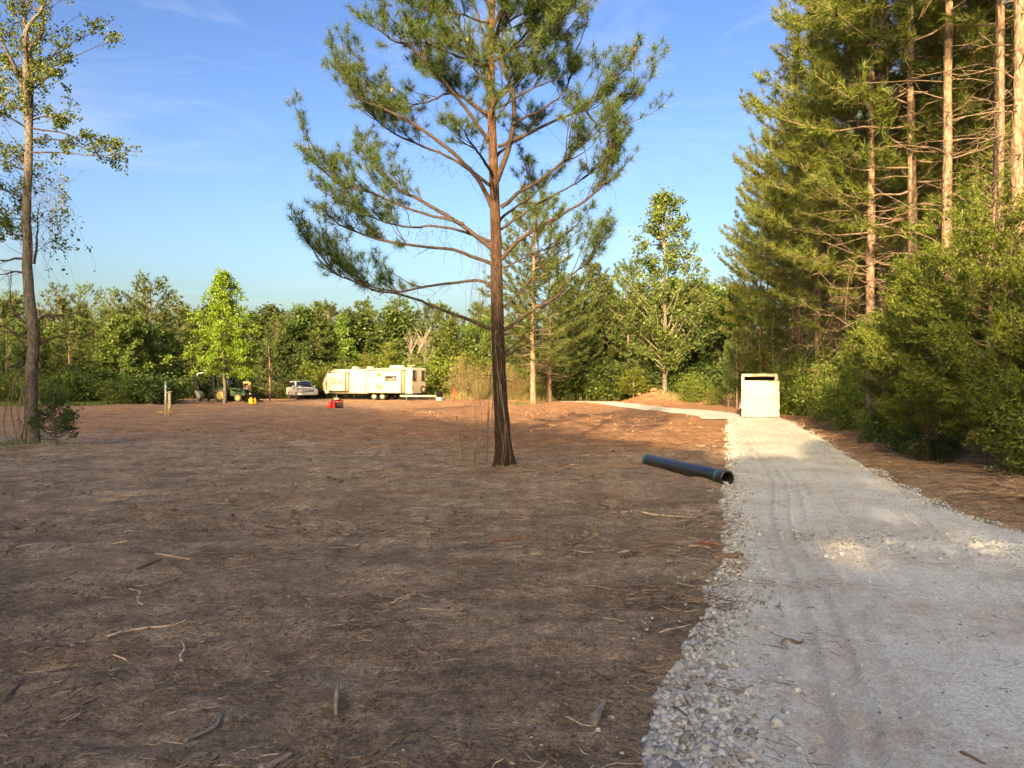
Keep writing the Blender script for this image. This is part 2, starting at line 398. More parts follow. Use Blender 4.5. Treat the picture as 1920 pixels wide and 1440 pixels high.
    mul2 = nt.nodes.new('ShaderNodeVectorMath'); mul2.operation = 'SCALE'; L.new(mul.outputs[0], mul2.inputs[0]); L.new(tone, mul2.inputs['Scale']); L.new(mul2.outputs[0], b.inputs['Base Color'])
    h = math_('MULTIPLY_ADD', fine.outputs['Fac'], 1.0, math_('MULTIPLY', grit.outputs['Fac'], 0.25))
    h = math_('ADD', h, math_('MULTIPLY', math_('SUBTRACT', fl, f_shadow), 0.18))
    bp = nt.nodes.new('ShaderNodeBump'); bp.inputs['Strength'].default_value = 1.0; bp.inputs['Distance'].default_value = 0.07
    L.new(h, bp.inputs['Height']); L.new(bp.outputs[0], b.inputs['Normal'])
    return m
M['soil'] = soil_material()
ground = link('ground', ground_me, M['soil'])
tag(ground, 'bare graded brown soil of the clearing turning to orange clay', 'ground', kind='structure')

# ------------------------------------------------------------------ gravel drive
def gravel_material():
    m, nt, b = new_mat('gravel_fines'); L = nt.links
    b.inputs['Roughness'].default_value = 0.93; b.inputs['Specular IOR Level'].default_value = 0.15
    t = nt.nodes.new('ShaderNodeTexCoord')
    def noise(scale, detail=6, rough=0.6):
        n = nt.nodes.new('ShaderNodeTexNoise'); n.inputs['Scale'].default_value = scale; n.inputs['Detail'].default_value = detail
        n.inputs['Roughness'].default_value = rough; L.new(t.outputs['Object'], n.inputs['Vector']); return n
    big = noise(0.9, 5); fine = noise(60, 8, 0.75); midn = noise(7, 6, 0.65)
    vo = nt.nodes.new('ShaderNodeTexVoronoi'); vo.inputs['Scale'].default_value = 85; vo.inputs['Randomness'].default_value = 1
    L.new(t.outputs['Object'], vo.inputs['Vector'])
    r = nt.nodes.new('ShaderNodeValToRGB'); e = r.color_ramp.elements
    e[0].position = 0.3; e[0].color = (0.47, 0.475, 0.435, 1); e[1].position = 0.68; e[1].color = (0.78, 0.785, 0.72, 1)
    L.new(fine.outputs['Fac'], r.inputs[0])
    r2 = nt.nodes.new('ShaderNodeValToRGB'); e = r2.color_ramp.elements
    e[0].position = 0.47; e[0].color = (0, 0, 0, 1); e[1].position = 0.68; e[1].color = (0.75, 0.75, 0.75, 1)
    ad = nt.nodes.new('ShaderNodeMath'); ad.operation = 'MULTIPLY_ADD'; ad.inputs[1].default_value = 0.45; L.new(midn.outputs['Fac'], ad.inputs[0])
    sc = nt.nodes.new('ShaderNodeMath'); sc.operation = 'MULTIPLY'; sc.inputs[1].default_value = 0.6; L.new(big.outputs['Fac'], sc.inputs[0]); L.new(sc.outputs[0], ad.inputs[2])
    L.new(ad.outputs[0], r2.inputs[0])
    mixc = nt.nodes.new('ShaderNodeMix'); mixc.data_type = 'RGBA'; mixc.inputs[7].default_value = (0.38, 0.30, 0.22, 1)
    L.new(r2.outputs[0], mixc.inputs[0]); L.new(r.outputs[0], mixc.inputs[6])
    # pale chips
    ch = nt.nodes.new('ShaderNodeMapRange'); ch.inputs[1].default_value = 0.0; ch.inputs[2].default_value = 1.0; ch.inputs[3].default_value = 0.74; ch.inputs[4].default_value = 1.14
    sep = nt.nodes.new('ShaderNodeSeparateColor'); L.new(vo.outputs['Color'], sep.inputs[0]); L.new(sep.outputs[0], ch.inputs[0])
    mul = nt.nodes.new('ShaderNodeVectorMath'); mul.operation = 'SCALE'; L.new(mixc.outputs[2], mul.inputs[0]); L.new(ch.outputs[0], mul.inputs['Scale'])
    L.new(mul.outputs[0], b.inputs['Base Color'])
    h = nt.nodes.new('ShaderNodeMath'); h.operation = 'MULTIPLY_ADD'; h.inputs[1].default_value = -0.18
    L.new(vo.outputs['Distance'], h.inputs[0]); L.new(fine.outputs['Fac'], h.inputs[2])
    bp = nt.nodes.new('ShaderNodeBump'); bp.inputs['Strength'].default_value = 0.6; bp.inputs['Distance'].default_value = 0.012
    L.new(h.outputs[0], bp.inputs['Height']); L.new(bp.outputs[0], b.inputs['Normal'])
    return m
M['gravel'] = gravel_material()

def drive_z(x, y, el, er):
    z = base_z(x, y)
    wob = 0.16*fbm(x/0.9, y/0.7, 4)
    dl = x-el+wob; dr = er-x+wob
    prof = 0.025-0.12*(1-sstep(-0.16, 0.16, dl))-0.12*(1-sstep(-0.25, 0.12, dr))
    z = z+prof+0.010*fbm(x/0.35, y/0.5, 3)+0.006*fbm(x/0.07, y/0.07, 2)
    # wheel ruts with lug prints
    le = np.interp(y, (-4, 3.2, 12.8, 45), (-1.4, 0.64, 3.55, 12.1))
    for off, wd, dep, lug in ((0.66, 0.075, 0.036, 1), (0.86, 0.06, 0.028, 1), (1.03, 0.06, 0.022, 1), (1.20, 0.05, 0.014, 1), (1.52, 0.05, 0.014, 0), (2.05, 0.12, 0.018, 1), (2.32, 0.07, 0.020, 1), (2.9, 0.14, 0.012, 1), (3.4, 0.10, 0.012, 1)):
        wander = 0.05*np.sin(y*0.5+off*0.6)+0.03*np.sin(y*1.1+off*2)
        t = np.abs(x-(le+off+wander))/wd
        g = np.exp(-t**4)*(0.55+0.9*np.clip(vnoise(y*0.55+off*40, off*10)+0.5, 0, 1))
        z = z-dep*g+0.4*dep*np.exp(-((t-1.25)/0.3)**2)
        if lug: z = z+0.0045*g*np.clip(2*np.sin(y*48+6*t), -1, 1)
    # churned gravel ridge crossing the drive
    ln = y-(7.6-0.28*(x-3.6))
    z = z+0.05*np.exp(-(ln/0.42)**2)*np.clip(0.4+2.2*fbm(x/0.16, y/0.16, 3), 0, 1.4)*sstep(2.8, 3.6, x)*(1-sstep(5.3, 6.2, x))
    return z
dys = axis(-3, 0.030, 2.4, 9.0, 40.0, 1.025)
T = np.linspace(0, 1, 230)
DY, DT = np.meshgrid(dys, T, indexing='ij')
dl_, dr_ = edge_l(DY), edge_r(DY)
DX = (dl_-0.55)+(dr_-dl_+1.1)*DT
DZ = drive_z(DX, DY, dl_, dr_)
na, nb = DX.shape
ii = (np.arange(na-1)[:, None]*nb+np.arange(nb-1)[None, :]).ravel()
drive = link('driveway', np_mesh('driveway', np.column_stack([DX.ravel(), DY.ravel(), DZ.ravel()]), np.stack([ii, ii+1, ii+nb+1, ii+nb], -1), True), M['gravel'])
tag(drive, 'pale grey crushed gravel driveway with wheel ruts running past the pipe', 'driveway', kind='structure')
ty = np.linspace(34, 83, 240); T = np.linspace(-1, 1, 40)
TY, TT = np.meshgrid(ty, T, indexing='ij')
TX = track_c(TY)+TT*1.7
TZ = base_z(TX, TY)+0.02-0.11*sstep(0.55, 1.0, np.abs(TT)+0.25*fbm(TX/1.2, TY/1.2, 3))+0.015*fbm(TX/0.5, TY/0.5, 3)-0.03*(np.exp(-((np.abs(TT)-0.45)/0.15)**2))
na, nb = TX.shape
ii = (np.arange(na-1)[:, None]*nb+np.arange(nb-1)[None, :]).ravel()
trk = link('gravel_track', np_mesh('gravel_track', np.column_stack([TX.ravel(), TY.ravel(), TZ.ravel()]), np.stack([ii, ii+1, ii+nb+1, ii+nb], -1), True), M['gravel'])
tag(trk, 'pale gravel track curving away left of the white cargo trailer', 'track', kind='structure')
def surf_z(x, y):
    el = edge_l(y); er = edge_r(y)
    return np.maximum(ground_z(x, y), np.where((x > el-0.5) & (x < er+0.5) & (y < 40), drive_z(x, y, el, er), -9))

# ------------------------------------------------------------------ loose stones, twigs, clods (uncountable)
ico_v = []; ph = (1+5**0.5)/2
for a, b_ in ((1, ph), (-1, ph), (1, -ph), (-1, -ph)): ico_v += [(0, a, b_), (a, b_, 0), (b_, 0, a)]
ico_v = np.array(ico_v, dtype=float); ico_v /= np.linalg.norm(ico_v[0])
def hull_faces(V):
    f = []; n = len(V); d = min(np.linalg.norm(V[0]-V[k]) for k in range(1, n))*1.05
    for i in range(n):
        for j in range(i+1, n):
            for k in range(j+1, n):
                if max(np.linalg.norm(V[i]-V[j]), np.linalg.norm(V[j]-V[k]), np.linalg.norm(V[i]-V[k])) < d:
                    t = (i, j, k) if np.dot(np.cross(V[j]-V[i], V[k]-V[i]), V[i]) > 0 else (i, k, j); f.append(t)
    return np.array(f)
ico_f = hull_faces(ico_v)
def rand_rot(n, rng):
    q = rng.normal(size=(n, 4)); q /= np.linalg.norm(q, axis=1, keepdims=True)
    w, x, y, z = q.T
    return np.stack([np.stack([1-2*(y*y+z*z), 2*(x*y-z*w), 2*(x*z+y*w)], -1), np.stack([2*(x*y+z*w), 1-2*(x*x+z*z), 2*(y*z-x*w)], -1), np.stack([2*(x*z-y*w), 2*(y*z+x*w), 1-2*(x*x+y*y)], -1)], 1)
octa_v = np.array([(1, 0, 0), (-1, 0, 0), (0, 1, 0), (0, -1, 0), (0, 0, 1), (0, 0, -1)], dtype=float)
octa_f = np.array([(0, 2, 4), (2, 1, 4), (1, 3, 4), (3, 0, 4), (2, 0, 5), (1, 2, 5), (3, 1, 5), (0, 3, 5)])
def stones(P, size, rng, flat=0.78, jag=0.46, small=False):
    n = len(P)
    if small:
        V = octa_v[None]*(1+jag*rng.uniform(-1, 1, (n, 6, 1)))*rng.uniform(0.65, 1.15, (n, 1, 3))
        V = np.einsum('nij,nkj->nki', rand_rot(n, rng), V)*size[:, None, None]; V[:, :, 2] *= flat
        return (V+P[:, None, :]).reshape(-1, 3), (octa_f[None]+(np.arange(n)*6)[:, None, None]).reshape(-1, 3)
    V = ico_v[None]*(1+jag*rng.uniform(-1, 1, (n, 12, 1)))*rng.uniform(0.5, 1.25, (n, 1, 3))
    V = np.einsum('nij,nkj->nki', rand_rot(n, rng), V)*size[:, None, None]
    V[:, :, 2] *= flat
    V = V+P[:, None, :]
    return V.reshape(-1, 3), (ico_f[None]+(np.arange(n)*12)[:, None, None]).reshape(-1, 3)
rng = np.random.RandomState(11)
P = []; S = []
# thick shoulder of loose stone along the left edge
def strip(n, y0, y1, power, side, width, smin, smax):
    y = y0+(y1-y0)*rng.rand(n)**power
    ins = rng.gamma(1.5, 0.25, n)*width*(0.7+0.9*np.clip(vnoise(y*1.1, 3.0*side+1)+0.3, 0, 1))-0.03
    if side < 0: x = edge_l(y)-0.03+ins+0.12*fbm(y/0.7, y*0+2, 3)
    else: x = edge_r(y)+0.10-ins+0.2*fbm(y/0.7, y*0+8, 3)
    s = smin+(smax-smin)*rng.rand(n)**2.4
    k = (vnoise(y*0.9+side*7, x*1.2)+0.25*rng.randn(n) > (-0.35 if side < 0 else 0.0)) | (y < 5.5)
    return x[k], y[k], s[k]
for a in ((2600, 2.4, 4.4, 1.0, -1, 0.34, 0.010, 0.030), (6000, 2.4, 6.2, 1.0, -1, 0.36, 0.006, 0.022), (4200, 6.0, 13.0, 1.0, -1, 0.32, 0.007, 0.022), (1600, 13, 30, 1.2, -1, 0.4, 0.012, 0.026),
          (3000, 7.5, 15, 1.0, 1, 0.42, 0.008, 0.022), (1500, 15, 33, 1.1, 1, 0.45, 0.012, 0.026)):
    x, y, s = strip(*a); P.append(np.column_stack([x, y])); S.append(s)
# stones scattered over the running surface and churned ridge
n = 9000; y = 2.4+9*rng.rand(n)**1.2; x = edge_l(y)+0.3+(edge_r(y)-edge_l(y)-0.5)*rng.rand(n); P.append(np.column_stack([x, y])); S.append(0.0025+0.009*rng.rand(n)**3)
n = 1600; x = rng.uniform(2.8, 6.3, n); y = 7.6-0.28*(x-3.6)+rng.normal(0, 0.4, n); P.append(np.column_stack([x, y])); S.append(0.006+0.016*rng.rand(n)**2)
n = 420; y = rng.uniform(2.6, 12, n); x = edge_l(y)-0.2-rng.exponential(0.35, n); P.append(np.column_stack([x, y])); S.append(0.004+0.012*rng.rand(n)**3)
P = np.vstack(P); S = np.concatenate(S)
le_ = np.interp(P[:, 1], (-4, 3.2, 12.8, 45), (-1.4, 0.64, 3.55, 12.1)); inrut = np.zeros(len(P), bool)
for off, wd in ((0.66, 0.08), (0.86, 0.06), (1.03, 0.06), (1.2, 0.05), (2.05, 0.1), (2.32, 0.07)):      # wheels have cleared their own ruts
    inrut |= np.abs(P[:, 0]-(le_+off+0.05*np.sin(P[:, 1]*0.5+off*0.6)+0.03*np.sin(P[:, 1]*1.1+off*2))) < wd
ok = ~inrut | (rng.rand(len(P)) < 0.12); P, S = P[ok], S[ok]
P = np.column_stack([P, surf_z(P[:, 0], P[:, 1])+S*0.2])
big_ = S > 0.0105
gv = MB(); gv.add(*stones(P[big_], S[big_], rng)); gv.add(*stones(P[~big_], S[~big_]*1.15, rng, small=True))
def stone_mat():
    m, nt, b = new_mat('crushed_stone'); b.inputs['Roughness'].default_value = 0.85
    g = nt.nodes.new('ShaderNodeNewGeometry'); r = nt.nodes.new('ShaderNodeValToRGB'); e = r.color_ramp.elements
    e[0].position = 0.0; e[0].color = (0.17, 0.155, 0.135, 1); e[1].position = 1.0; e[1].color = (0.56, 0.56, 0.54, 1); q = e.new(0.4); q.color = (0.34, 0.34, 0.325, 1)
    nt.links.new(g.outputs['Random Per Island'], r.inputs[0]); nt.links.new(r.outputs[0], b.inputs['Base Color']); return m
M['stone'] = stone_mat()
tag(gv.build('gravel', M['stone']), 'loose crushed grey stone heaped along the edges of the driveway', 'gravel', kind='stuff')

def sticks(n, xy, length, rad, rng, seg=4, curl=0.25, lift=0.01, azim=None):
    az = rng.uniform(0, 2*np.pi, n) if azim is None else azim
    t = np.linspace(-0.5, 0.5, seg)
    bend = rng.normal(0, curl, (n, 1))*(t**2*4-0.33)[None]+rng.normal(0, curl*0.25, (n, seg))
    dx = np.cos(az)[:, None]*t[None]*length[:, None]-np.sin(az)[:, None]*bend*length[:, None]*0.5
    dy = np.sin(az)[:, None]*t[None]*length[:, None]+np.cos(az)[:, None]*bend*length[:, None]*0.5
    X = xy[:, :1]+dx; Y = xy[:, 1:]+dy
    Z = surf_z(X, Y).mean(1, keepdims=True)*0.6+surf_z(X, Y)*0.4+rad[:, None]*0.5+lift+rng.normal(0, 1, (n, 1))*t[None]*length[:, None]*0.10
    C = np.stack([X, Y, Z], -1)                                   # n,seg,3
    tx = np.stack([np.cos(az), np.sin(az), az*0], -1); sx = np.stack([-np.sin(az), np.cos(az), az*0], -1)
    a = np.array([0, 2*np.pi/3, 4*np.pi/3])+np.pi/2
    tp = (1-0.6*np.abs(t+0.2))[None, :, None, None]
    ring = (np.cos(a)[None, None, :, None]*sx[:, None, None, :]+np.sin(a)[None, None, :, None]*np.array([0, 0, 1.0]))*rad[:, None, None, None]*tp
    V = (C[:, :, None, :]+ring).reshape(-1, 3)
    i = (np.arange(seg-1)*3)[:, None]; j = np.arange(3)[None]; j2 = (j+1) % 3
    q = np.stack([i+j, i+j2, i+3+j2, i+3+j], -1).reshape(-1, 4)
    Fq = (q[None]+(np.arange(n)*seg*3)[:, None, None]).reshape(-1, 4)
    return V, Fq
def clearing_xy(n, y0, y1, power):
    y = y0+(y1-y0)*rng.rand(n)**power
    lo = -0.80*y-1.0; hi = edge_l(y)+0.02
    x = lo+(hi-lo)*rng.rand(n)
    keep = vnoise(x/0.8, y/0.6)+0.8*vnoise(x/2.6+3, y/1.1)+0.2*rng.randn(n) > 0.05
    return np.column_stack([x, y])[keep]
def island_mat(name, cols, rough=0.9):
    m, nt, b = new_mat(name); b.inputs['Roughness'].default_value = rough; b.inputs['Specular IOR Level'].default_value = 0.15
    g = nt.nodes.new('ShaderNodeNewGeometry'); r = nt.nodes.new('ShaderNodeValToRGB'); e = r.color_ramp.elements
    while len(e) < len(cols): e.new(0.5)
    for k, c in enumerate(cols): e[k].position = k/(len(cols)-1); e[k].color = (*c, 1)
    nt.links.new(g.outputs['Random Per Island'], r.inputs[0]); nt.links.new(r.outputs[0], b.inputs['Base Color']); return m
M['debris'] = island_mat('debris', [(0.07, 0.048, 0.035), (0.15, 0.105, 0.075), (0.22, 0.16, 0.115), (0.30, 0.22, 0.155), (0.60, 0.47, 0.33)])
M['clod'] = island_mat('clod', [(0.11, 0.078, 0.056), (0.18, 0.13, 0.092), (0.25, 0.185, 0.135)])
M['clay_clod'] = island_mat('clay_clod', [(0.20, 0.105, 0.06), (0.30, 0.17, 0.095), (0.38, 0.23, 0.135)])
mb = MB()
xy = clearing_xy(14000, 2.6, 9, 1.1); n = len(xy); mb.add(*sticks(n, xy, 0.025+0.11*rng.rand(n)**2.5, 0.0014+0.0035*rng.rand(n)**2.5, rng, 3))
xy = clearing_xy(8000, 7, 30, 1.2); n = len(xy); mb.add(*sticks(n, xy, 0.06+0.25*rng.rand(n)**2.5, 0.003+0.006*rng.rand(n)**2, rng))
# raked bunches of roots and twigs
for cx, cy, k, sp in ((1.35, 5.6, 120, 0.26), (1.05, 5.9, 60, 0.2), (-0.9, 5.1, 30, 0.18), (0.75, 4.1, 40, 0.13), (-2.3, 7.0, 50, 0.3), (0.0, 7.6, 70, 0.4), (-3.9, 9.5, 60, 0.4), (-1.9, 12.0, 60, 0.5), (1.3, 9.6, 60, 0.35), (2.4, 8.9, 60, 0.2), (-0.1, 14.2, 120, 0.5), (-11.9, 18.3, 260, 1.0), (-8.7, 12.6, 60, 0.7)):
    xy = np.array([cx, cy])+rng.normal(0, sp, (k, 2)); mb.add(*sticks(k, xy, 0.05+0.2*rng.rand(k)**1.5, 0.0018+0.003*rng.rand(k), rng, lift=0.015))
# pine straw and twigs lying across the drive
for cx, cy, k, sp, az in ((5.05, 6.25, 130, 0.35, 0.1), (4.6, 6.35, 50, 0.25, 0.0), (1.75, 4.8, 30, 0.3, 2.0), (1.2, 4.0, 40, 0.25, 2.4), (2.1, 6.1, 40, 0.3, 2.6), (1.0, 3.3, 40, 0.22, 2.3), (3.2, 7.9, 50, 0.5, 0.1), (4.0, 12, 60, 1.0, 1.2), (3.5, 4.5, 40, 1.0, 0.3)):
    xy = np.array([cx, cy])+rng.normal(0, 1, (k, 2))*np.array([sp, sp*0.35]); mb.add(*sticks(k, xy, 0.05+0.16*rng.rand(k), 0.0012+0.002*rng.rand(k)**2, rng, azim=az+rng.normal(0, 0.5, k), lift=0.004))
tag(mb.build('wood_litter', M['debris']), 'broken twigs and roots strewn over the bare brown soil', 'litter', kind='stuff')
mb = MB()
xy = clearing_xy(7000, 2.6, 10, 1.1); s = 0.004+0.02*rng.rand(len(xy))**3.5
mb.add(*stones(np.column_stack([xy, ground_z(xy[:, 0], xy[:, 1])+s*0.2]), s, rng, 0.5, 0.4, True))
xy = clearing_xy(3500, 8, 30, 1.3); s = 0.008+0.045*rng.rand(len(xy))**3.5
mb.add(*stones(np.column_stack([xy, ground_z(xy[:, 0], xy[:, 1])+s*0.2]), s, rng, 0.7, 0.35))
tag(mb.build('soil_clods', M['clod']), 'crumbled clods of dark soil lying over the clearing', 'soil clods', kind='stuff')
mb = MB()
for cx, cy, rx, ry, k, sm in ((12.6, 27.5, 1.0, 4.0, 420, 0.09), (10.9, 20, 0.9, 3.5, 250, 0.06), (12.6, 69, 1.7, 1.5, 300, 0.15), (17, 66, 4, 1.6, 400, 0.11), (9, 78, 5, 2, 250, 0.12), (5, 33, 4, 6, 300, 0.05), (0, 44, 8, 8, 300, 0.06)):
    xy = np.array([cx, cy])+rng.normal(0, 0.7, (k, 2))*np.array([rx, ry]); s = 0.012+sm*rng.rand(k)**2.5
    ok = (xy[:, 0] < edge_l(xy[:, 1])-0.1) | (xy[:, 0] > edge_r(xy[:, 1])+0.1) | (xy[:, 1] > 40); xy, s = xy[ok], s[ok]
    mb.add(*stones(np.column_stack([xy, ground_z(xy[:, 0], xy[:, 1])+s*0.25]), s, rng, 0.8, 0.35))
tag(mb.build('clay_clods', M['clay_clod']), 'orange clay clods piled beside the far end of the driveway', 'clay clods', kind='stuff')
# ------------------------------------------------------------------ foliage geometry
def unit(v): return v/(np.linalg.norm(v, axis=-1, keepdims=True)+1e-9)
def needles(C, D, n, length, width, spread, rng):
    """bottle-brush tufts: C centres, D directions, n needles each (slim triangles)."""
    C = np.repeat(np.asarray(C), n, 0); D = np.repeat(unit(np.asarray(D)), n, 0); k = len(C)
    L = length*rng.uniform(0.7, 1.15, (k, 1))
    d = unit(D*rng.uniform(0.25, 1.0, (k, 1))+spread*unit(rng.normal(size=(k, 3)))+np.array([0, 0, -0.05]))
    s = unit(np.cross(d, rng.normal(size=(k, 3))))*width*0.5
    b = C-D*L*rng.uniform(0.0, 0.6, (k, 1))
    V = np.stack([b-s, b+s, b+d*L], 1).reshape(-1, 3)
    return V, np.arange(k*3).reshape(-1, 3)
def leaves(C, length, width, rng, updir=None, bias=0.0, lv=0.35):
    C = np.asarray(C); k = len(C)
    d = unit(rng.normal(size=(k, 3)) if updir is None else rng.normal(size=(k, 3))+bias*np.asarray(updir))
    s = unit(np.cross(d, rng.normal(size=(k, 3)))); nrm = np.cross(d, s)
    L = length*rng.uniform(1-lv, 1+lv, (k, 1)); W = width*rng.uniform(1-lv, 1+lv, (k, 1))*0.5
    V = np.stack([C, C+d*L*0.5+s*W+nrm*W*0.3, C+d*L, C+d*L*0.5-s*W+nrm*W*0.3], 1).reshape(-1, 3)
    return V, np.arange(k*4).reshape(-1, 4)
def curve(pts, n):
    """smooth polyline through control points."""
    pts = np.asarray(pts, dtype=float); m = len(pts)
    if m == 2: return pts[0]+(pts[1]-pts[0])*np.linspace(0, 1, n)[:, None]
    t = np.linspace(0, m-1-1e-6, n); i = t.astype(int); f = (t-i)[:, None]
    p = lambda k: pts[np.clip(k, 0, m-1)]
    p0, p1, p2, p3 = p(i-1), p(i), p(i+1), p(i+2)
    return 0.5*((2*p1)+(-p0+p2)*f+(2*p0-5*p1+4*p2-p3)*f**2+(-p0+3*p1-3*p2+p3)*f**3)
def wobble(P, amp, rng):
    k = len(P); w = rng.normal(size=(k, 3)); w[0] = 0
    w = np.cumsum(w, 0); w -= np.linspace(0, 1, k)[:, None]*w[-1]
    return P+w*amp/math.sqrt(k)

class TreeData:
    def __init__(s): s.trunk = MB(); s.br = MB(); s.C = []; s.D = []; s.leafV = MB()

def limb_growth(td, P, r0, rng, step=0.13, first=0.3, bare=0.5, tw=(0.25, 0.7), tuft_step=0.11, up=0.35, twig_r=0.006, density=1.0, nseg=4, br_sides=4, dead=0.6, t0=0.35):
    """side twigs along limb P; outer ones carry tufts."""
    seg = np.linalg.norm(np.diff(P, axis=0), axis=1); L = seg.sum(); cum = np.concatenate([[0], np.cumsum(seg)])/L
    n = max(int(L*(1-first)/step), 2)
    ss = first+(1-first)*(np.arange(n)+rng.rand(n))/n
    for s in ss:
        p = np.array([np.interp(s, cum, P[:, k]) for k in range(3)])
        q = np.array([np.interp(min(s+0.04, 1), cum, P[:, k]) for k in range(3)]); q0 = np.array([np.interp(s-0.04, cum, P[:, k]) for k in range(3)])
        tg = unit(q-q0)
        side = unit(np.cross(tg, np.array([0, 0, 1.0])))*rng.choice([-1, 1])
        isbare = s < bare+rng.normal(0, 0.05)
        if isbare and rng.rand() > dead: continue
        d = unit(tg*rng.uniform(0.4, 1.0)+side*rng.uniform(0.2, 0.9)+np.array([0, 0, 1.0])*(up*rng.uniform(-0.4, 1.6) if not isbare else rng.uniform(-0.7, 0.5)))
        ln = (tw[0]+(tw[1]-tw[0])*rng.rand())*(1.25-0.6*s)*(0.8 if isbare else 1)
        bend = np.array([0, 0, 1.0])*up*0.8 if not isbare else rng.normal(0, 0.4, 3)
        tp = np.array([p+d*ln*t+bend*ln*0.5*t*t for t in np.linspace(0, 1, nseg)])
        td.br.tube(tp, np.linspace(twig_r*(1.0 if not isbare else 0.7), twig_r*0.45, nseg), 3, False)
        if isbare: continue
        k = max(int(ln*density/tuft_step), 1)
        tt = np.linspace(t0, 1.0, k) if k > 1 else np.array([1.0])
        for t in tt:
            c = p+d*ln*t+bend*ln*0.5*t*t+rng.normal(0, 0.03, 3); td.C.append(c); td.D.append(d+bend*t)
    td.C.append(P[-1]); td.D.append(P[-1]-P[-2])

def finish_tree(name, td, mats, parent=None, smooth=True):
    """meshes of trunk, branches, crown -> parts under an Empty."""
    root = empty(name)
    if td.trunk.n: td.trunk.build('trunk', mats[0], root, smooth)
    if td.br.n: td.br.build('branches', mats[1], root, smooth)
    if td.leafV.n: td.leafV.build('crown', mats[2], root)
    return root

def make_pine(name, seed, H, cb, Rc, nl, nn, nlen, nwid, rt, dead=10, mats=('bark_red', 'twig', 'needle'), spire=0.6, lim=(0.3, 0.85), step=0.28, tuft=0.22, lift=0.25, dens=1.0, tw=(0.4, 1.1), lean=0.15):
    rng = np.random.RandomState(seed); td = TreeData()
    tp = wobble(curve([(0, 0, -0.3), (lean*rng.randn()*0.5, lean*rng.randn()*0.5, H*0.4), (lean*rng.randn(), lean*rng.randn(), H)], 16), 0.10, rng)
    hz = (tp[:, 2]+0.3)/(H+0.3)
    td.trunk.tube(tp, rt*(1.12-1.0*hz)+0.012+rt*0.35*np.exp(-hz*30), 9)
    def on(z): return np.array([np.interp(z, tp[:, 2], tp[:, 0]), np.interp(z, tp[:, 2], tp[:, 1]), z])
    az = rng.rand()*6.28
    for k in range(nl):
        f = (k+rng.rand()*0.8)/nl; z = H*(cb+(0.985-cb)*f); az += 2.4+rng.normal(0, 0.3)
        prof = (min(1, (f+0.12)/0.3))*(1-f)**spire+0.05
        L = Rc*prof*rng.uniform(0.65, 1.2)
        el = lim[0]*rng.uniform(0.2, 1.2)+(lim[1]-lim[0])*f
        d = np.array([math.cos(az)*math.cos(el), math.sin(az)*math.cos(el), math.sin(el)])
        p0 = on(z); end = p0+d*L+np.array([0, 0, L*lift*0.5])
        P = wobble(curve([p0, p0+d*L*0.5-np.array([0, 0, L*0.05]), end], 7), 0.05*L, rng)
        td.br.tube(P, np.linspace(max(rt*0.28*(1-0.6*f), 0.012), 0.006, 7), 4, False)
        limb_growth(td, P, 0, rng, step, 0.25, 0.34, tw, tuft, 0.3, 0.007, dens, 3, 3, 0.35)
    for k in range(dead):
        z = H*rng.uniform(0.12, cb+0.08); a = rng.rand()*6.28; L = rng.uniform(0.3, 1.0)*Rc*0.75
        p0 = on(z); d = np.array([math.cos(a), math.sin(a), rng.uniform(-0.35, 0.55)])
        P = wobble(curve([p0, p0+d*L*0.6, p0+d*L+np.array([0, 0, L*0.22*rng.randn()])], 6), 0.16*L, rng)
        td.br.tube(P, np.linspace(0.016, 0.004, 6), 4, False)
        for q in range(int(L*5)):
            s = rng.uniform(0.3, 0.95); p = P[int(s*5)]; dd = unit(d*0.6+rng.normal(0, 0.5, 3)); td.br.tube([p, p+dd*rng.uniform(0.15, 0.5)], [0.006, 0.003], 3, False)
    C = np.array(td.C); D = np.array(td.D)
    td.leafV.add(*needles(C, D, nn, nlen, nwid, 0.75, rng))
    return finish_tree(name, td, [M[m] for m in mats]), len(C)

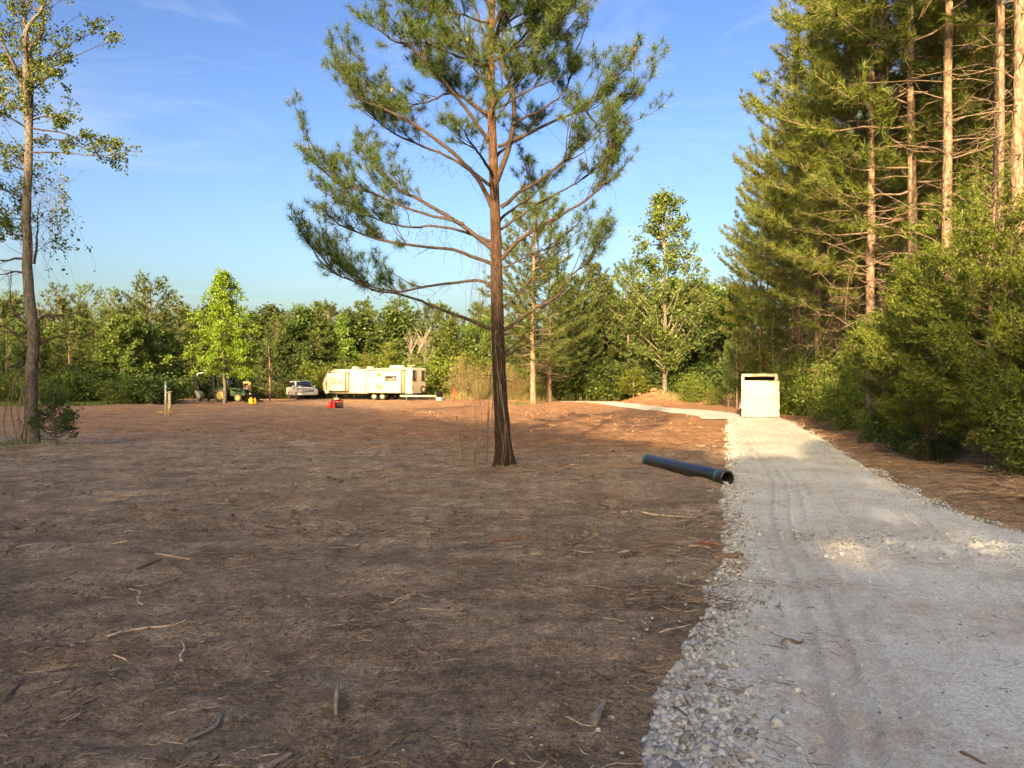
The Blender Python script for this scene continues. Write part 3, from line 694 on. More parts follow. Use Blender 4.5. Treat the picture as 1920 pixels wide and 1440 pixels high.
def make_broadleaf(name, seed, H, tb, prof, nl, leaf, nleaf, mats, rt, sub=5, spread=0.35, el=(0.2, 1.0), up=0.0, asp=0.7, stems=1, upbias=0.3, trunk_frac=0.92):
    """prof(f) -> crown radius at relative crown height f."""
    rng = np.random.RandomState(seed); td = TreeData(); tips = []
    tp = wobble(curve([(0, 0, -0.2), (0.1*rng.randn(), 0.1*rng.randn(), H*0.4), (0.25*rng.randn(), 0.25*rng.randn(), H*trunk_frac)], 14), 0.15, rng)
    hz = (tp[:, 2]+0.2)/(H+0.2)
    td.trunk.tube(tp, rt*(1.05-hz)+0.01+rt*0.3*np.exp(-hz*30), 8)
    az = rng.rand()*6.28
    for k in range(nl):
        f = (k+rng.rand())/nl; z1 = H*(tb+(1-tb)*f); az += 2.4+rng.normal(0, 0.5)
        rr = prof(f)*rng.uniform(0.6, 1.1)
        dz = rr*(el[0]+(el[1]-el[0])*f)*rng.uniform(0.6, 1.3)
        z0 = min(max(z1-dz, H*tb*0.75), H*trunk_frac-0.05)
        p0 = np.array([np.interp(z0, tp[:, 2], tp[:, 0]), np.interp(z0, tp[:, 2], tp[:, 1]), z0])
        p1 = np.array([p0[0]+math.cos(az)*rr, p0[1]+math.sin(az)*rr, z1])
        P = wobble(curve([p0, (p0+p1)/2+np.array([0, 0, 0.08*rr]), p1], 7), 0.06*rr, rng)
        td.br.tube(P, np.linspace(max(rt*0.32*(1-0.7*f), 0.014), 0.006, 7), 4, False)
        for q in range(sub):
            s = rng.uniform(0.3, 1.0); p = P[int(s*6)]
            d = unit((p1-p0)*0.5/max(rr, 0.1)+rng.normal(0, 0.55, 3)+np.array([0, 0, upbias])); ln = spread*rng.uniform(0.7, 2.2)*(1.2-0.5*s)
            td.br.tube([p, p+d*ln*0.5+rng.normal(0, 0.03, 3), p+d*ln], [0.007, 0.005, 0.003], 3, False)
            tips.append((p+d*ln*0.35, 0.6)); tips.append((p+d*ln*0.7, 0.9)); tips.append((p+d*ln, 1.0))
        tips.append((P[-1], 1.0)); tips.append((P[4], 0.7))
    T = np.array([t[0] for t in tips]); W = np.array([t[1] for t in tips])
    idx = rng.choice(len(T), nleaf, p=W/W.sum())
    C = T[idx]+rng.normal(0, spread*0.42, (nleaf, 3))*np.array([1, 1, 0.75])
    td.leafV.add(*leaves(C, leaf, leaf*asp, rng))
    return finish_tree(name, td, [M[m] for m in mats])

def make_cedar(name, seed, H, Rb, nleaf, leaf, mats=('bark_red', 'dead_twig', 'cedar'), rt=0.09, base=0.04, power=0.8, asp=0.3, nl=90, ragged=0.25):
    rng = np.random.RandomState(seed); td = TreeData()
    tp = wobble(curve([(0, 0, -0.2), (0.05*rng.randn(), 0.05*rng.randn(), H*0.5), (0.1*rng.randn(), 0.1*rng.randn(), H*0.97)], 10), 0.05, rng)
    td.trunk.tube(tp, np.linspace(rt, 0.01, 10), 7)
    Cs = []; Ds = []
    az = 0
    lens = []
    paths = []
    for k in range(nl):
        f = (k+rng.rand())/nl; z = H*(base+(0.97-base)*f); az += 2.4+rng.normal(0, 0.4)
        L = Rb*((1-f)**power*min(1, 0.55+f*2.2)+0.03)*rng.uniform(1-ragged*1.3, 1+ragged)
        el = 0.25+0.55*f+rng.normal(0, 0.12); d = np.array([math.cos(az)*math.cos(el), math.sin(az)*math.cos(el), math.sin(el)])
        p0 = np.array([0, 0, z]); P = wobble(curve([p0, p0+d*L*0.5-np.array([0, 0, 0.06*L]), p0+d*L+np.array([0, 0, 0.08*L])], 6), 0.05*L, rng)
        td.br.tube(P, np.linspace(0.018*(1-0.6*f)+0.003, 0.003, 6), 3, False)
        paths.append((P, d)); lens.append(L)
    lens = np.array(lens); idx = rng.choice(nl, nleaf, p=lens**1.5/np.sum(lens**1.5))
    s = 1-np.abs(rng.normal(0, 0.33, nleaf)); s = np.where(s < 0.1, rng.rand(nleaf), s)
    PP = np.array([p for p, d in paths]); DD = np.array([d for p, d in paths])
    t = np.clip(s, 0, 1)*4.999; i = t.astype(int); f = (t-i)[:, None]
    base_ = PP[idx, i]*(1-f)+PP[idx, i+1]*f
    nsp = max(nleaf//26, 40)                     # feathery sprays: leaves gathered along short twigs
    k0 = rng.randint(nleaf, size=nsp); so = base_[k0]+rng.normal(0, 1, (nsp, 3))*(0.05+0.10*lens[idx[k0], None]*(1.1-s[k0, None]))*np.array([1, 1, 0.6])
    sd = unit(DD[idx[k0]]+rng.normal(0, 0.45, (nsp, 3))+np.array([0, 0, 0.25])); sl = leaf*rng.uniform(2.2, 5.0, nsp)
    w = rng.randint(nsp, size=nleaf); tt = rng.rand(nleaf)
    C = so[w]+sd[w]*(sl[w]*tt)[:, None]+rng.normal(0, 1, (nleaf, 3))*(leaf*0.45*(1.15-tt))[:, None]
    td.leafV.add(*leaves(C, leaf, leaf*asp, rng, updir=sd[w], bias=1.3))
    return finish_tree(name, td, [M[m] for m in mats])

def make_bush(name, seed, H, Rb, nst, nleaf, leaf, mats=('dead_twig', 'dead_twig', 'leaf_bush'), asp=0.55):
    rng = np.random.RandomState(seed); td = TreeData(); tips = []
    for k in range(nst):
        a = rng.rand()*6.28; r = Rb*math.sqrt(rng.rand()); h = H*rng.uniform(0.45, 1.0)*(1.1-0.45*r/Rb)
        p0 = np.array([math.cos(a)*r*0.35, math.sin(a)*r*0.35, -0.1]); p1 = np.array([math.cos(a)*r, math.sin(a)*r, h])
        P = wobble(curve([p0, p0*0.5+p1*0.5+np.array([0, 0, h*0.12]), p1], 6), 0.08*h, rng)
        td.br.tube(P, np.linspace(0.016, 0.004, 6), 3, False)
        for q in range(6):
            s = rng.uniform(0.25, 1); p = P[int(s*5)]; d = unit(rng.normal(0, 0.6, 3)+np.array([math.cos(a)*0.4, math.sin(a)*0.4, 0.35])); ln = rng.uniform(0.15, 0.4)*H*0.35
            td.br.tube([p, p+d*ln], [0.005, 0.002], 3, False); tips += [p+d*ln*0.5, p+d*ln]
        tips.append(P[-1])
    T = np.array(tips); C = T[rng.randint(len(T), size=nleaf)]+rng.normal(0, 0.055*H+0.04, (nleaf, 3)); C[:, 2] = np.maximum(C[:, 2], 0.03)
    td.leafV.add(*leaves(C, leaf, leaf*asp, rng))
    root = empty(name)
    td.br.build('stems', M[mats[1]], root); td.leafV.build('foliage', M[mats[2]], root)
    return root

def place(proto, x, y, s, rz, label, cat, group=None, used={}, sink=0.05, sz=None):
    o = proto if proto.name not in used else copy_tree(proto)
    used[proto.name] = 1
    o.location = (x, y, float(base_z(x, y))-sink); o.rotation_euler = (0, 0, rz); o.scale = (s, s, s*(sz or 1))
    tag(o, label, cat, group)
    return o
# ------------------------------------------------------------------ the big pine in the middle of the clearing
PD = 14.4; PS = PD/F
def pp(px, py, dep=0.0): return np.array([(px-960)*PS, dep, 1.6+(720-py)*PS])     # relative to y = PD
def centre_pine():
    rng = np.random.RandomState(5); td = TreeData()
    tr = curve([pp(947, 900), pp(945, 860), pp(936, 700), pp(932, 560), pp(930, 450), pp(926, 330), pp(921, 180), pp(922, 40), pp(930, -110), pp(928, -260)], 60)
    z = tr[:, 2]; rad = np.interp(z, [-0.3, 0.1, 0.5, 1.6, 3.2, 4.4, 6, 8, 10, 11.5], [0.27, 0.19, 0.152, 0.132, 0.12, 0.104, 0.088, 0.066, 0.04, 0.012])
    # bark plates: build the trunk with a ridged surface
    n = 40; a = np.arange(n)*2*np.pi/n; tr2 = curve(tr, 420); zz = tr2[:, 2]; r2 = np.interp(zz, z, rad)
    ridge = np.abs(vnoise(a[None, :]/(2*np.pi)*16+0.9*vnoise(zz[:, None]*3, a[None, :]*0+1), zz[:, None]*4.5))*2
    seam = (np.arange(n) == 0)
    ridge = ridge*(1-0.6*np.exp(-((a[None, :]-np.pi)/0.2)**2*0))
    flare = 0.12*np.exp(-(zz[:, None]+0.05)/0.22)*(0.5+0.5*np.cos(a[None, :]*5+0.7))
    rr = r2[:, None]*(0.93+0.17*np.clip(ridge, 0, 1)*np.clip(1.25-zz[:, None]/7, 0.35, 1))+flare*(zz[:, None] < 1.2)
    V = np.stack([tr2[:, 0:1]+rr*np.cos(a), tr2[:, 1:2]+rr*np.sin(a), np.repeat(zz[:, None], n, 1)], -1).reshape(-1, 3)
    i = np.arange(len(zz)-1)[:, None]*n; j = np.arange(n)[None]; j2 = (j+1) % n
    td.trunk.add(V, np.stack([i+j, i+j2, i+n+j2, i+n+j], -1).reshape(-1, 4))
    # limbs surveyed from the photograph: control points, depth of the tip, base radius, where needles begin
    LIMBS = [
     ([(932, 622), (864, 596), (806, 575), (746, 556), (681, 542), (606, 513), (588, 496)], -0.9, 0.040, 0.62),
     ([(932, 548), (903, 528), (825, 532), (746, 546), (690, 540), (640, 515), (600, 486)], 0.7, 0.036, 0.50),
     ([(930, 500), (850, 471), (714, 451), (629, 424), (570, 389)], -1.3, 0.040, 0.52),
     ([(928, 470), (870, 420), (792, 373), (738, 350), (683, 307), (650, 272)], 0.9, 0.052, 0.50),
     ([(870, 420), (792, 400), (687, 362), (617, 342), (543, 292)], -0.4, 0.034, 0.42),
     ([(928, 455), (830, 425), (740, 420), (660, 395), (600, 372)], 1.6, 0.032, 0.48),
     ([(922, 388), (890, 330), (831, 276), (761, 229), (695, 198), (648, 179), (600, 110)], -0.7, 0.050, 0.50),
     ([(922, 350), (850, 300), (760, 262), (690, 225), (640, 150)], 1.5, 0.036, 0.45),
     ([(918, 268), (870, 206), (823, 156), (769, 101), (714, 74), (668, 30)], -1.0, 0.042, 0.42),
     ([(918, 215), (850, 175), (790, 190), (730, 205), (660, 205)], 0.8, 0.030, 0.45),
     ([(915, 144), (882, 90), (851, 43), (792, 0), (740, -30)], -0.5, 0.036, 0.38),
     ([(915, 100), (890, 30), (860, -50), (810, -120)], 0.8, 0.030, 0.35),
     ([(930, 342), (952, 272), (960, 187), (945, 124), (935, 60), (950, -10)], -0.45, 0.062, 0.62),
     ([(960, 233), (1026, 198), (1065, 165), (1085, 110), (1070, 70)], 0.5, 0.026, 0.48),
     ([(934, 275), (1026, 233), (1103, 198), (1162, 148), (1185, 115)], -0.8, 0.036, 0.52),
     ([(1095, 202), (1138, 241), (1181, 197), (1222, 165)], 0.9, 0.020, 0.30),
     ([(940, 389), (987, 354), (1045, 319), (1084, 284), (1110, 235)], -0.9, 0.042, 0.60),
     ([(940, 486), (987, 443), (1064, 400), (1127, 362), (1160, 325), (1183, 270)], -0.6, 0.044, 0.62),
     ([(940, 430), (1000, 390), (1080, 350), (1130, 320), (1170, 300)], 1.3, 0.030, 0.62),
     ([(944, 502), (1010, 474), (1060, 455)], 0.8, 0.022, 0.85),
     ([(944, 575), (1005, 520), (1040, 485)], -0.5, 0.026, 0.9),
     ([(944, 618), (999, 578), (1054, 548), (1072, 523), (1115, 493), (1136, 462)], -0.4, 0.040, 0.72),
     ([(942, 661), (975, 640), (1011, 615)], 0.3, 0.028, 1.1),
     ([(942, 668), (965, 660), (1000, 640)], -0.6, 0.022, 1.1),
     ([(922, 200), (980, 140), (1020, 90), (1050, 20)], 1.1, 0.034, 0.45),
     ([(922, 120), (990, 60), (1040, 20), (1060, -30)], -0.8, 0.032, 0.42),
     ([(922, 60), (960, -10), (1010, -60), (1060, -90)], 0.6, 0.030, 0.4),
     ([(922, 20), (880, -50), (850, -130)], -1.0, 0.028, 0.4),
     ([(926, -60), (980, -130), (1020, -190)], 0.8, 0.026, 0.35), ([(928, -100), (870, -170), (830, -230)], 0.5, 0.024, 0.35),
     ([(928, -160), (960, -230), (975, -290)], -0.5, 0.02, 0.3), ([(928, -180), (905, -250), (890, -310)], 0.5, 0.02, 0.3),
     # limbs reaching towards and away from the camera
     ([(926, 330), (905, 300), (880, 270), (850, 230)], -2.3, 0.036, 0.5), ([(926, 300), (955, 270), (985, 250), (1020, 215)], 2.6, 0.036, 0.5),
     ([(924, 220), (935, 180), (955, 150), (975, 100)], -2.2, 0.034, 0.48), ([(924, 180), (900, 140), (880, 110), (850, 80)], 2.4, 0.034, 0.45),
     ([(922, 90), (935, 50), (950, 10), (960, -40)], -1.8, 0.03, 0.42), ([(922, 40), (910, 0), (890, -40), (870, -90)], 1.8, 0.03, 0.42),
     ([(930, 420), (960, 395), (1000, 370), (1030, 340)], 2.4, 0.036, 0.6),
    ]
    for k in range(20):                          # shorter boughs that fill the upper crown
        y0 = rng.uniform(-230, 250); sx = rng.choice([-1, 1]); ln = rng.uniform(70, 190)*(1-0.25*(y0 < -80)); up_ = rng.uniform(30, 110)
        LIMBS.append(([(922, y0), (922+sx*ln*0.45, y0-up_*0.5), (922+sx*ln, y0-up_)], rng.uniform(-2.0, 2.0), 0.026, 0.36))
    limb_parts = []
    for pts, dep, r0, bare in LIMBS:
        td.br = MB(); limb_parts.append(td.br)
        m = len(pts); ctrl = []
        p0 = pp(*pts[0]); on_trunk = abs(p0[0]-np.interp(p0[2], z, tr[:, 0])) < 0.25
        for k, q in enumerate(pts):
            q = (928+(q[0]-928)*(1-0.085*k/(m-1)), q[1]); c = pp(*q); c[1] = dep*(k/(m-1))**1.1
            if not on_trunk: c[1] = -0.2+(dep+0.2)*(k/(m-1))
            # keep the surveyed direction for limbs that reach in depth
            f = (PD+c[1])/PD; c[0] *= f; c[2] = 1.6+(c[2]-1.6)*f
            ctrl.append(c)
        P = wobble(curve(ctrl, 5*m), 0.05, rng)
        td.br.tube(P, r0*(1-0.80*np.linspace(0, 1, len(P))**0.8), 7, False)
        if bare < 1:
            limb_growth(td, P, r0, rng, 0.085, 0.22, bare, (0.18, 0.66), 0.12, 0.50, 0.0055, 1.0, 4, 3, 0.75, 0.62)
            # heavier secondary boughs
            for q in range(int(len(P)*0.32)):
                s = rng.uniform(bare*0.8, 0.92); i = int(s*(len(P)-1)); tg = unit(P[min(i+1, len(P)-1)]-P[i-1])
                sd = unit(np.cross(tg, np.array([0, 0, 1.0])))*rng.choice([-1, 1])
                d = unit(tg*0.8+sd*rng.uniform(0.3, 1.1)+np.array([0, 0, rng.uniform(0.0, 0.8)])); ln = rng.uniform(0.5, 1.25)
                B = wobble(curve([P[i], P[i]+d*ln*0.5, P[i]+d*ln+np.array([0, 0, 0.22*ln])], 7), 0.06, rng)
                td.br.tube(B, np.linspace(0.011, 0.004, 7), 4, False)
                limb_growth(td, B, 0, rng, 0.11, 0.40, 0.45, (0.14, 0.40), 0.16, 0.5, 0.0045, 1.0, 3, 3, 0.5, 0.6)
        else:
            for q in range(7):
                i = rng.randint(2, len(P)); d = unit((P[-1]-P[0])+rng.normal(0, 1.0, 3)*0.5); td.br.tube([P[i], P[i]+d*rng.uniform(0.1, 0.3)], [0.006, 0.003], 3, False)
    td.br = MB()
    # fine dead twigs hanging through the crown and dead snags on the bole
    for q in range(520):
        pts, dep, r0, bare = LIMBS[rng.randint(0, 24)]
        s = rng.uniform(0.05, 0.7); k = s*(len(pts)-1); i = int(k); f = k-i
        a_ = pp(*pts[i])*(1-f)+pp(*pts[min(i+1, len(pts)-1)])*f; a_[1] = dep*s+rng.normal(0, 0.05)
        d = np.array([rng.normal(0, 0.35), rng.normal(0, 0.35), rng.uniform(-1, 0.25)]); ln = rng.uniform(0.15, 0.6)
        P = wobble(curve([a_, a_+d*ln*0.5+rng.normal(0, 0.06, 3), a_+d*ln], 5), 0.08, rng)
        td.br.tube(P, np.linspace(0.0035, 0.0018, 5), 3, False)
    for q in range(26):
        zz_ = rng.uniform(1.4, 4.2); a_ = rng.rand()*6.28; p = np.array([np.interp(zz_, z, tr[:, 0]), 0, zz_]); d = np.array([math.cos(a_), math.sin(a_), rng.uniform(-0.2, 0.5)])
        td.br.tube([p, p+d*rng.uniform(0.2, 0.45)], [0.012, 0.004], 4, False)
    C = np.array(td.C); D = np.array(td.D)
    td.leafV.add(*needles(C, D, 50, 0.175, 0.0068, 1.2, rng))
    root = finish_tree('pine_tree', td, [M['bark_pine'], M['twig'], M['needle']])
    for lb in limb_parts: lb.build('limb', M['twig'], root, True)
    for c in root.children:
        if c.name.startswith('branches'): c.name = 'dead_twigs'; c['kind'] = 'stuff'
    # cones
    for k in range(14):
        c = C[rng.randint(len(C))]+np.array([0, 0, -0.05]); mbc = MB()
        mbc.lathe([(0.004, -0.05), (0.028, -0.03), (0.033, 0.0), (0.02, 0.03), (0.003, 0.05)], c, (0.2, 0.1, 1), 8); mbc.build('cone', M['dead_twig'], root)
    # vines climbing the bole and trailing down beside it
    vn = MB()
    for k in range(7):
        a0 = rng.rand()*6.28; top = rng.uniform(1.2, 3.6); ts = np.linspace(0, top, 22)
        ang = a0+0.5*np.sin(ts*2+k)+0.2*ts; r = np.interp(ts, z, rad)*1.06+0.012
        P = np.column_stack([np.interp(ts, z, tr[:, 0])+r*np.cos(ang), r*np.sin(ang), ts]); vn.tube(wobble(P, 0.03, rng), 0.006, 4)
    for k in range(44):
        x0 = rng.uniform(-0.95, -0.2); y0 = rng.normal(-0.1, 0.35); zt = rng.uniform(1.2, 4.6); zb = max(zt-rng.uniform(0.8, 2.6), 0.0)
        P = curve([(x0*0.7-0.1, y0, zt), (x0+rng.normal(0, 0.1), y0, (zt+zb)/2), (x0+rng.normal(0, 0.12), y0+rng.normal(0, 0.1), zb)], 10); vn.tube(wobble(P, 0.12, rng), np.linspace(0.0035, 0.002, 10), 3, False)
    vn.build('vine', M['dead_twig'], root)
    root.location = (0, PD, 0)
    tag(root, 'large open-grown pine with spreading limbs standing alone in the middle of the clearing', 'tree')
    return len(C)
print('centre pine tufts', centre_pine())
def sapling_stub(px, py, h, lab, seed, lean):
    rng = np.random.RandomState(seed); x, y = ground_point(px, py); mb = MB()
    z0 = float(ground_z(x, y)); P = wobble(curve([(x, y, z0-0.08), (x+lean*0.5, y, z0+h*0.5), (x+lean, y+0.05, z0+h)], 8), 0.03, rng)
    mb.tube(P, np.linspace(0.022, 0.012, 8), 6)
    for q in range(3):
        p = P[rng.randint(3, 8)]; d = np.array([rng.normal(0, 0.6), rng.normal(0, 0.6), 0.6]); mb.tube(wobble(curve([p, p+d*0.2, p+d*0.4], 5), 0.05, rng), np.linspace(0.008, 0.003, 5), 4)
    tag(mb.build('dead_sapling', M['dead_twig']), lab, 'sapling')
sapling_stub(890, 888, 0.55, 'short broken dead sapling left of the big pine trunk', 3, 0.03)
sapling_stub(866, 868, 0.95, 'thin leaning dead sapling further left of the big pine trunk', 4, -0.12)
sapling_stub(912, 872, 1.9, 'tall thin dead sapling close beside the big pine trunk', 6, 0.1)

# ------------------------------------------------------------------ the tall young hardwood at the left edge
LD = 19.2; LS = LD/F
def lp(px, py, dep=0.0): return np.array([(px-62)*LS, dep, 1.6+(720-py)*LS])
def left_tree():
    rng = np.random.RandomState(21); td = TreeData()
    tr = curve([lp(64, 865), lp(62, 820), lp(60, 700), lp(64, 640), lp(54, 540), (lp(50, 400)), lp(52, 300), lp(55, 200)], 40)
    z = tr[:, 2]; td.trunk.tube(wobble(tr, 0.05, rng), np.interp(z, [-0.4, 0.2, 1.5, 3.5, 6, 9], [0.24, 0.165, 0.145, 0.125, 0.10, 0.08]), 14)
    for st in ([(55, 205), (66, 120), (64, 30), (70, -120), (72, -300)], [(55, 215), (44, 130), (40, 20), (30, -120), (26, -260)], [(52, 230), (28, 150), (12, 60), (-10, -80)], [(56, 190), (78, 90), (90, 0), (104, -120)]):
        P = wobble(curve([lp(x, y, (0.3*rng.randn() if k else 0.0)) for k, (x, y) in enumerate(st)], 20), 0.06, rng); td.trunk.tube(P, np.linspace(0.075, 0.012, 20), 7)
        for k in range(26):
            i = rng.randint(2, 19); a = rng.rand()*6.28; ln = rng.uniform(0.35, 1.1); d = np.array([math.cos(a), math.sin(a), rng.uniform(0.2, 1.0)])
            B = wobble(curve([P[i], P[i]+d*ln*0.5, P[i]+d*ln+np.array([0, 0, 0.1])], 6), 0.05, rng); td.br.tube(B, np.linspace(0.013, 0.004, 6), 4, False)
            for q in range(6): td.C.append((B[rng.randint(2, 6)], 1))
    LIMBS = [([(56, 285), (120, 290), (180, 297), (262, 292)], -0.4, 1), ([(58, 240), (110, 248), (140, 262), (165, 252)], 0.6, 1), ([(60, 225), (100, 222), (130, 235), (160, 210)], -0.6, 1), ([(60, 170), (100, 130), (140, 98), (198, 72)], 0.2, 1),
             ([(56, 260), (100, 255), (140, 265), (165, 280)], 1.2, 1), ([(58, 180), (90, 140), (120, 150), (140, 170)], -1.2, 1), ([(60, 120), (90, 90), (110, 60), (140, 20)], 1.0, 1),
             ([(50, 300), (20, 285), (-30, 260)], 0.4, 1), ([(48, 320), (10, 315), (-40, 300)], -0.6, 1), ([(50, 200), (10, 190), (-40, 150)], 0.7, 1), ([(50, 240), (20, 220), (-20, 210)], -1.0, 1), ([(52, 160), (20, 120), (-20, 90)], 0.5, 1),
             ([(48, 375), (20, 360), (-30, 345)], -0.5, 1), ([(48, 415), (20, 405), (-30, 400)], 0.4, 1), ([(48, 450), (15, 435), (-35, 420)], 0.6, 1),
             ([(64, 495), (78, 440), (88, 385)], -0.3, 0), ([(64, 610), (100, 593), (150, 595), (190, 582)], -0.8, 0), ([(66, 648), (100, 632), (150, 625)], 0.5, 0), ([(66, 690), (80, 640), (94, 600)], -0.4, 0),
             ([(58, 665), (30, 620), (-10, 610)], -0.6, 0), ([(52, 610), (20, 575), (8, 525)], 0.2, 0), ([(56, 600), (30, 625), (-20, 620)], 0.6, 0), ([(50, 512), (20, 510), (-20, 512)], 0.2, 0), ([(50, 485), (10, 492), (-30, 480)], -0.4, 0), ([(60, 690), (20, 685), (-20, 690)], 0.4, 0)]
    limb_parts = []; shoots = td.br
    for pts, dep, leafy in LIMBS:
        td.br = MB(); limb_parts.append(td.br)
        m = len(pts); P = wobble(curve([lp(x, y, dep*k/(m-1)) for k, (x, y) in enumerate(pts)], 12), 0.05, rng)
        td.br.tube(P, np.linspace(0.038 if not leafy else 0.024, 0.005, 12), 5, False)
        for k in range(11):
            i = rng.randint(3, 12); tg = unit(P[min(i+1, 11)]-P[i-1]); d = unit(tg+rng.normal(0, 0.6, 3)+np.array([0, 0, 0.25 if leafy else 0])); ln = rng.uniform(0.15, 0.55)
            B = wobble(curve([P[i], P[i]+d*ln*0.5, P[i]+d*ln], 5), 0.04, rng); td.br.tube(B, np.linspace(0.007, 0.003, 5), 3, False)
            if leafy:
                for q in (2, 3, 4, 4): td.C.append((B[q], 1))
        if leafy: td.C += [(P[-1], 2), (P[-1], 2), (P[-2], 1)]
    td.br = shoots
    for k in range(60):                          # short leafy shoots along the bole
        py = rng.uniform(200, 500); p = lp(52, py); a = rng.rand()*6.28; d = np.array([math.cos(a), math.sin(a), rng.uniform(-0.1, 0.9)]); ln = rng.uniform(0.3, 1.0)
        B = wobble(curve([p, p+d*ln*0.5, p+d*ln], 6), 0.07, rng); td.br.tube(B, np.linspace(0.009, 0.003, 6), 3, False)
        if py < 420 or rng.rand() < 0.25: td.C += [(B[q], 1) for q in (3, 4, 5, 5)]
    T = np.array([t[0] for t in td.C]); k = 13000
    cl = T[rng.randint(len(T), size=1600)]+rng.normal(0, 0.05, (1600, 3))
    C = cl[rng.randint(1600, size=k)]+rng.normal(0, 0.055, (k, 3)); td.leafV.add(*leaves(C, 0.08, 0.05, rng))
    root = finish_tree('hardwood_tree', td, [M['bark_grey'], M['twig'], M['leaf_young']])
    for lb in limb_parts: lb.build('limb', M['twig'], root, True)
    vn = MB(); dl = []
    for k in range(70):                          # dead vine curtain hanging from the lower limbs
        x0 = rng.uniform(70, 128); yt = rng.uniform(285, 430); yb = yt+rng.uniform(40, 150)
        P = wobble(curve([lp(x0-10, yt, rng.normal(0, 0.4)), lp(x0, (yt+yb)/2, rng.normal(0, 0.4)), lp(x0+rng.normal(0, 8), yb, rng.normal(0, 0.4))], 9), 0.14, rng); vn.tube(P, np.linspace(0.004, 0.002, 9), 3, False)
        if x0 > 95: dl += [P[rng.randint(5, 9)] for q in range(3)]
    for k in range(6):                           # woody vines at the foot
        P = wobble(curve([lp(20+rng.uniform(0, 65), 860, -0.3), lp(45+rng.normal(0, 12), 780, -0.25), lp(58+rng.normal(0, 8), 690, -0.2)], 12), 0.12, rng); vn.tube(P, np.linspace(0.022, 0.009, 12), 5)
    vn.build('vine', M['dead_twig'], root)
    mbl = MB(); dl = np.array(dl); C = dl[rng.randint(len(dl), size=160)]+rng.normal(0, 0.06, (160, 3)); mbl.add(*leaves(C, 0.09, 0.07, rng)); mbl.build('dead_leaves', M['leaf_dark'], root)
    root.location = (at(62, LD), LD, 0)
    tag(root, 'tall slender hardwood with young leaves and trailing vines at the left edge of the clearing', 'tree')
left_tree()
jc = make_cedar('juniper_sapling', 31, 1.35, 0.42, 3600, 0.07, mats=('bark_grey', 'twig', 'leaf_dark'), rt=0.03, nl=46, base=0.12, ragged=0.5)
place(jc, at(104, 18.7), 18.7, 1.0, 0.3, 'small dark juniper sapling at the foot of the left hardwood', 'sapling')
# ------------------------------------------------------------------ forest prototypes
rngf = random.Random(3)
# tall pines of the stand on the right, three individuals
PN = []
for sd, H, cbv, Rc in ((101, 19.0, 0.30, 3.9), (102, 18.0, 0.24, 3.7), (103, 20.5, 0.36, 3.9), (104, 17.0, 0.20, 3.8)):
    o, n = make_pine('pine_tree', sd, H, cbv, Rc, 60, 28, 0.30, 0.022, 0.135, dead=22, step=0.20, tuft=0.19, lim=(-0.05, 0.75), spire=0.38, tw=(0.4, 1.15), mats=('bark_red', 'dead_twig', 'needle_stand'))
    PN.append((o, H))
o, n = make_pine('pine_tree', 105, 20.0, 0.50, 3.6, 48, 28, 0.30, 0.022, 0.125, dead=26, step=0.20, tuft=0.19, lim=(-0.05, 0.75), spire=0.35, tw=(0.4, 1.15), mats=('bark_red', 'dead_twig', 'needle_stand')); PN.append((o, 20.0))
# pines of the far tree line
PF = []
for sd, H, cbv, Rc, sp in ((111, 10, 0.12, 2.6, 0.85), (112, 11, 0.2, 2.7, 0.7), (113, 12, 0.3, 2.6, 0.55), (114, 9, 0.08, 2.4, 0.9)):
    o, n = make_pine('pine_tree', sd, H, cbv, Rc, 58, 14, 0.45, 0.085, 0.12, dead=6, step=0.28, tuft=0.26, lim=(0.0, 0.9), spire=sp*0.8, mats=('bark_red', 'dead_twig', 'needle_far'), tw=(0.35, 0.9))
    PF.append((o, H))
o, n = make_pine('pine_tree', 121, 15, 0.55, 3.2, 44, 12, 0.45, 0.08, 0.16, dead=6, step=0.42, tuft=0.34, lim=(0.1, 0.9), spire=0.35, mats=('bark_red', 'dead_twig', 'needle_far')); PTALL = (o, 15)
BF = []
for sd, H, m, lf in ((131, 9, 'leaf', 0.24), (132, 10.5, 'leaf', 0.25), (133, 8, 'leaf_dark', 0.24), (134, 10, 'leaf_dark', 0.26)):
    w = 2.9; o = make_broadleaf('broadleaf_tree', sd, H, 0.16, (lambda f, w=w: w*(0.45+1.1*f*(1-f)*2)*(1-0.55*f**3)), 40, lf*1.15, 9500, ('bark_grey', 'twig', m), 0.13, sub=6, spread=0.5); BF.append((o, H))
BU = []
for sd, H, Rb, m in ((141, 2.6, 1.5, 'leaf_bush'), (142, 3.4, 1.6, 'leaf'), (143, 2.2, 1.6, 'leaf_dark'), (144, 3.0, 1.4, 'leaf_bush')):
    BU.append((make_bush('bush', sd, H, Rb, 26, 3600, 0.15, ('dead_twig', 'dead_twig', m)), H))
CF = []
for sd, H, Rb in ((151, 4.0, 1.1), (152, 3.2, 1.0)): CF.append((make_cedar('cedar_tree', sd, H, Rb, 4200, 0.20, nl=60, asp=0.35), H))

def far(kind, px, d, top, label, cat, group=None, sc=None, wide=1.0, seed=None):
    """stand a tree at bearing px, distance d, with its top at image height top."""
    proto, H = kind
    h = zat(top, d); s = h/H
    w = s*wide
    o = place(proto, at(px, d), d, 1.0, rngf.uniform(0, 6.28), label, cat, group)
    o.scale = (w, w, s); return o

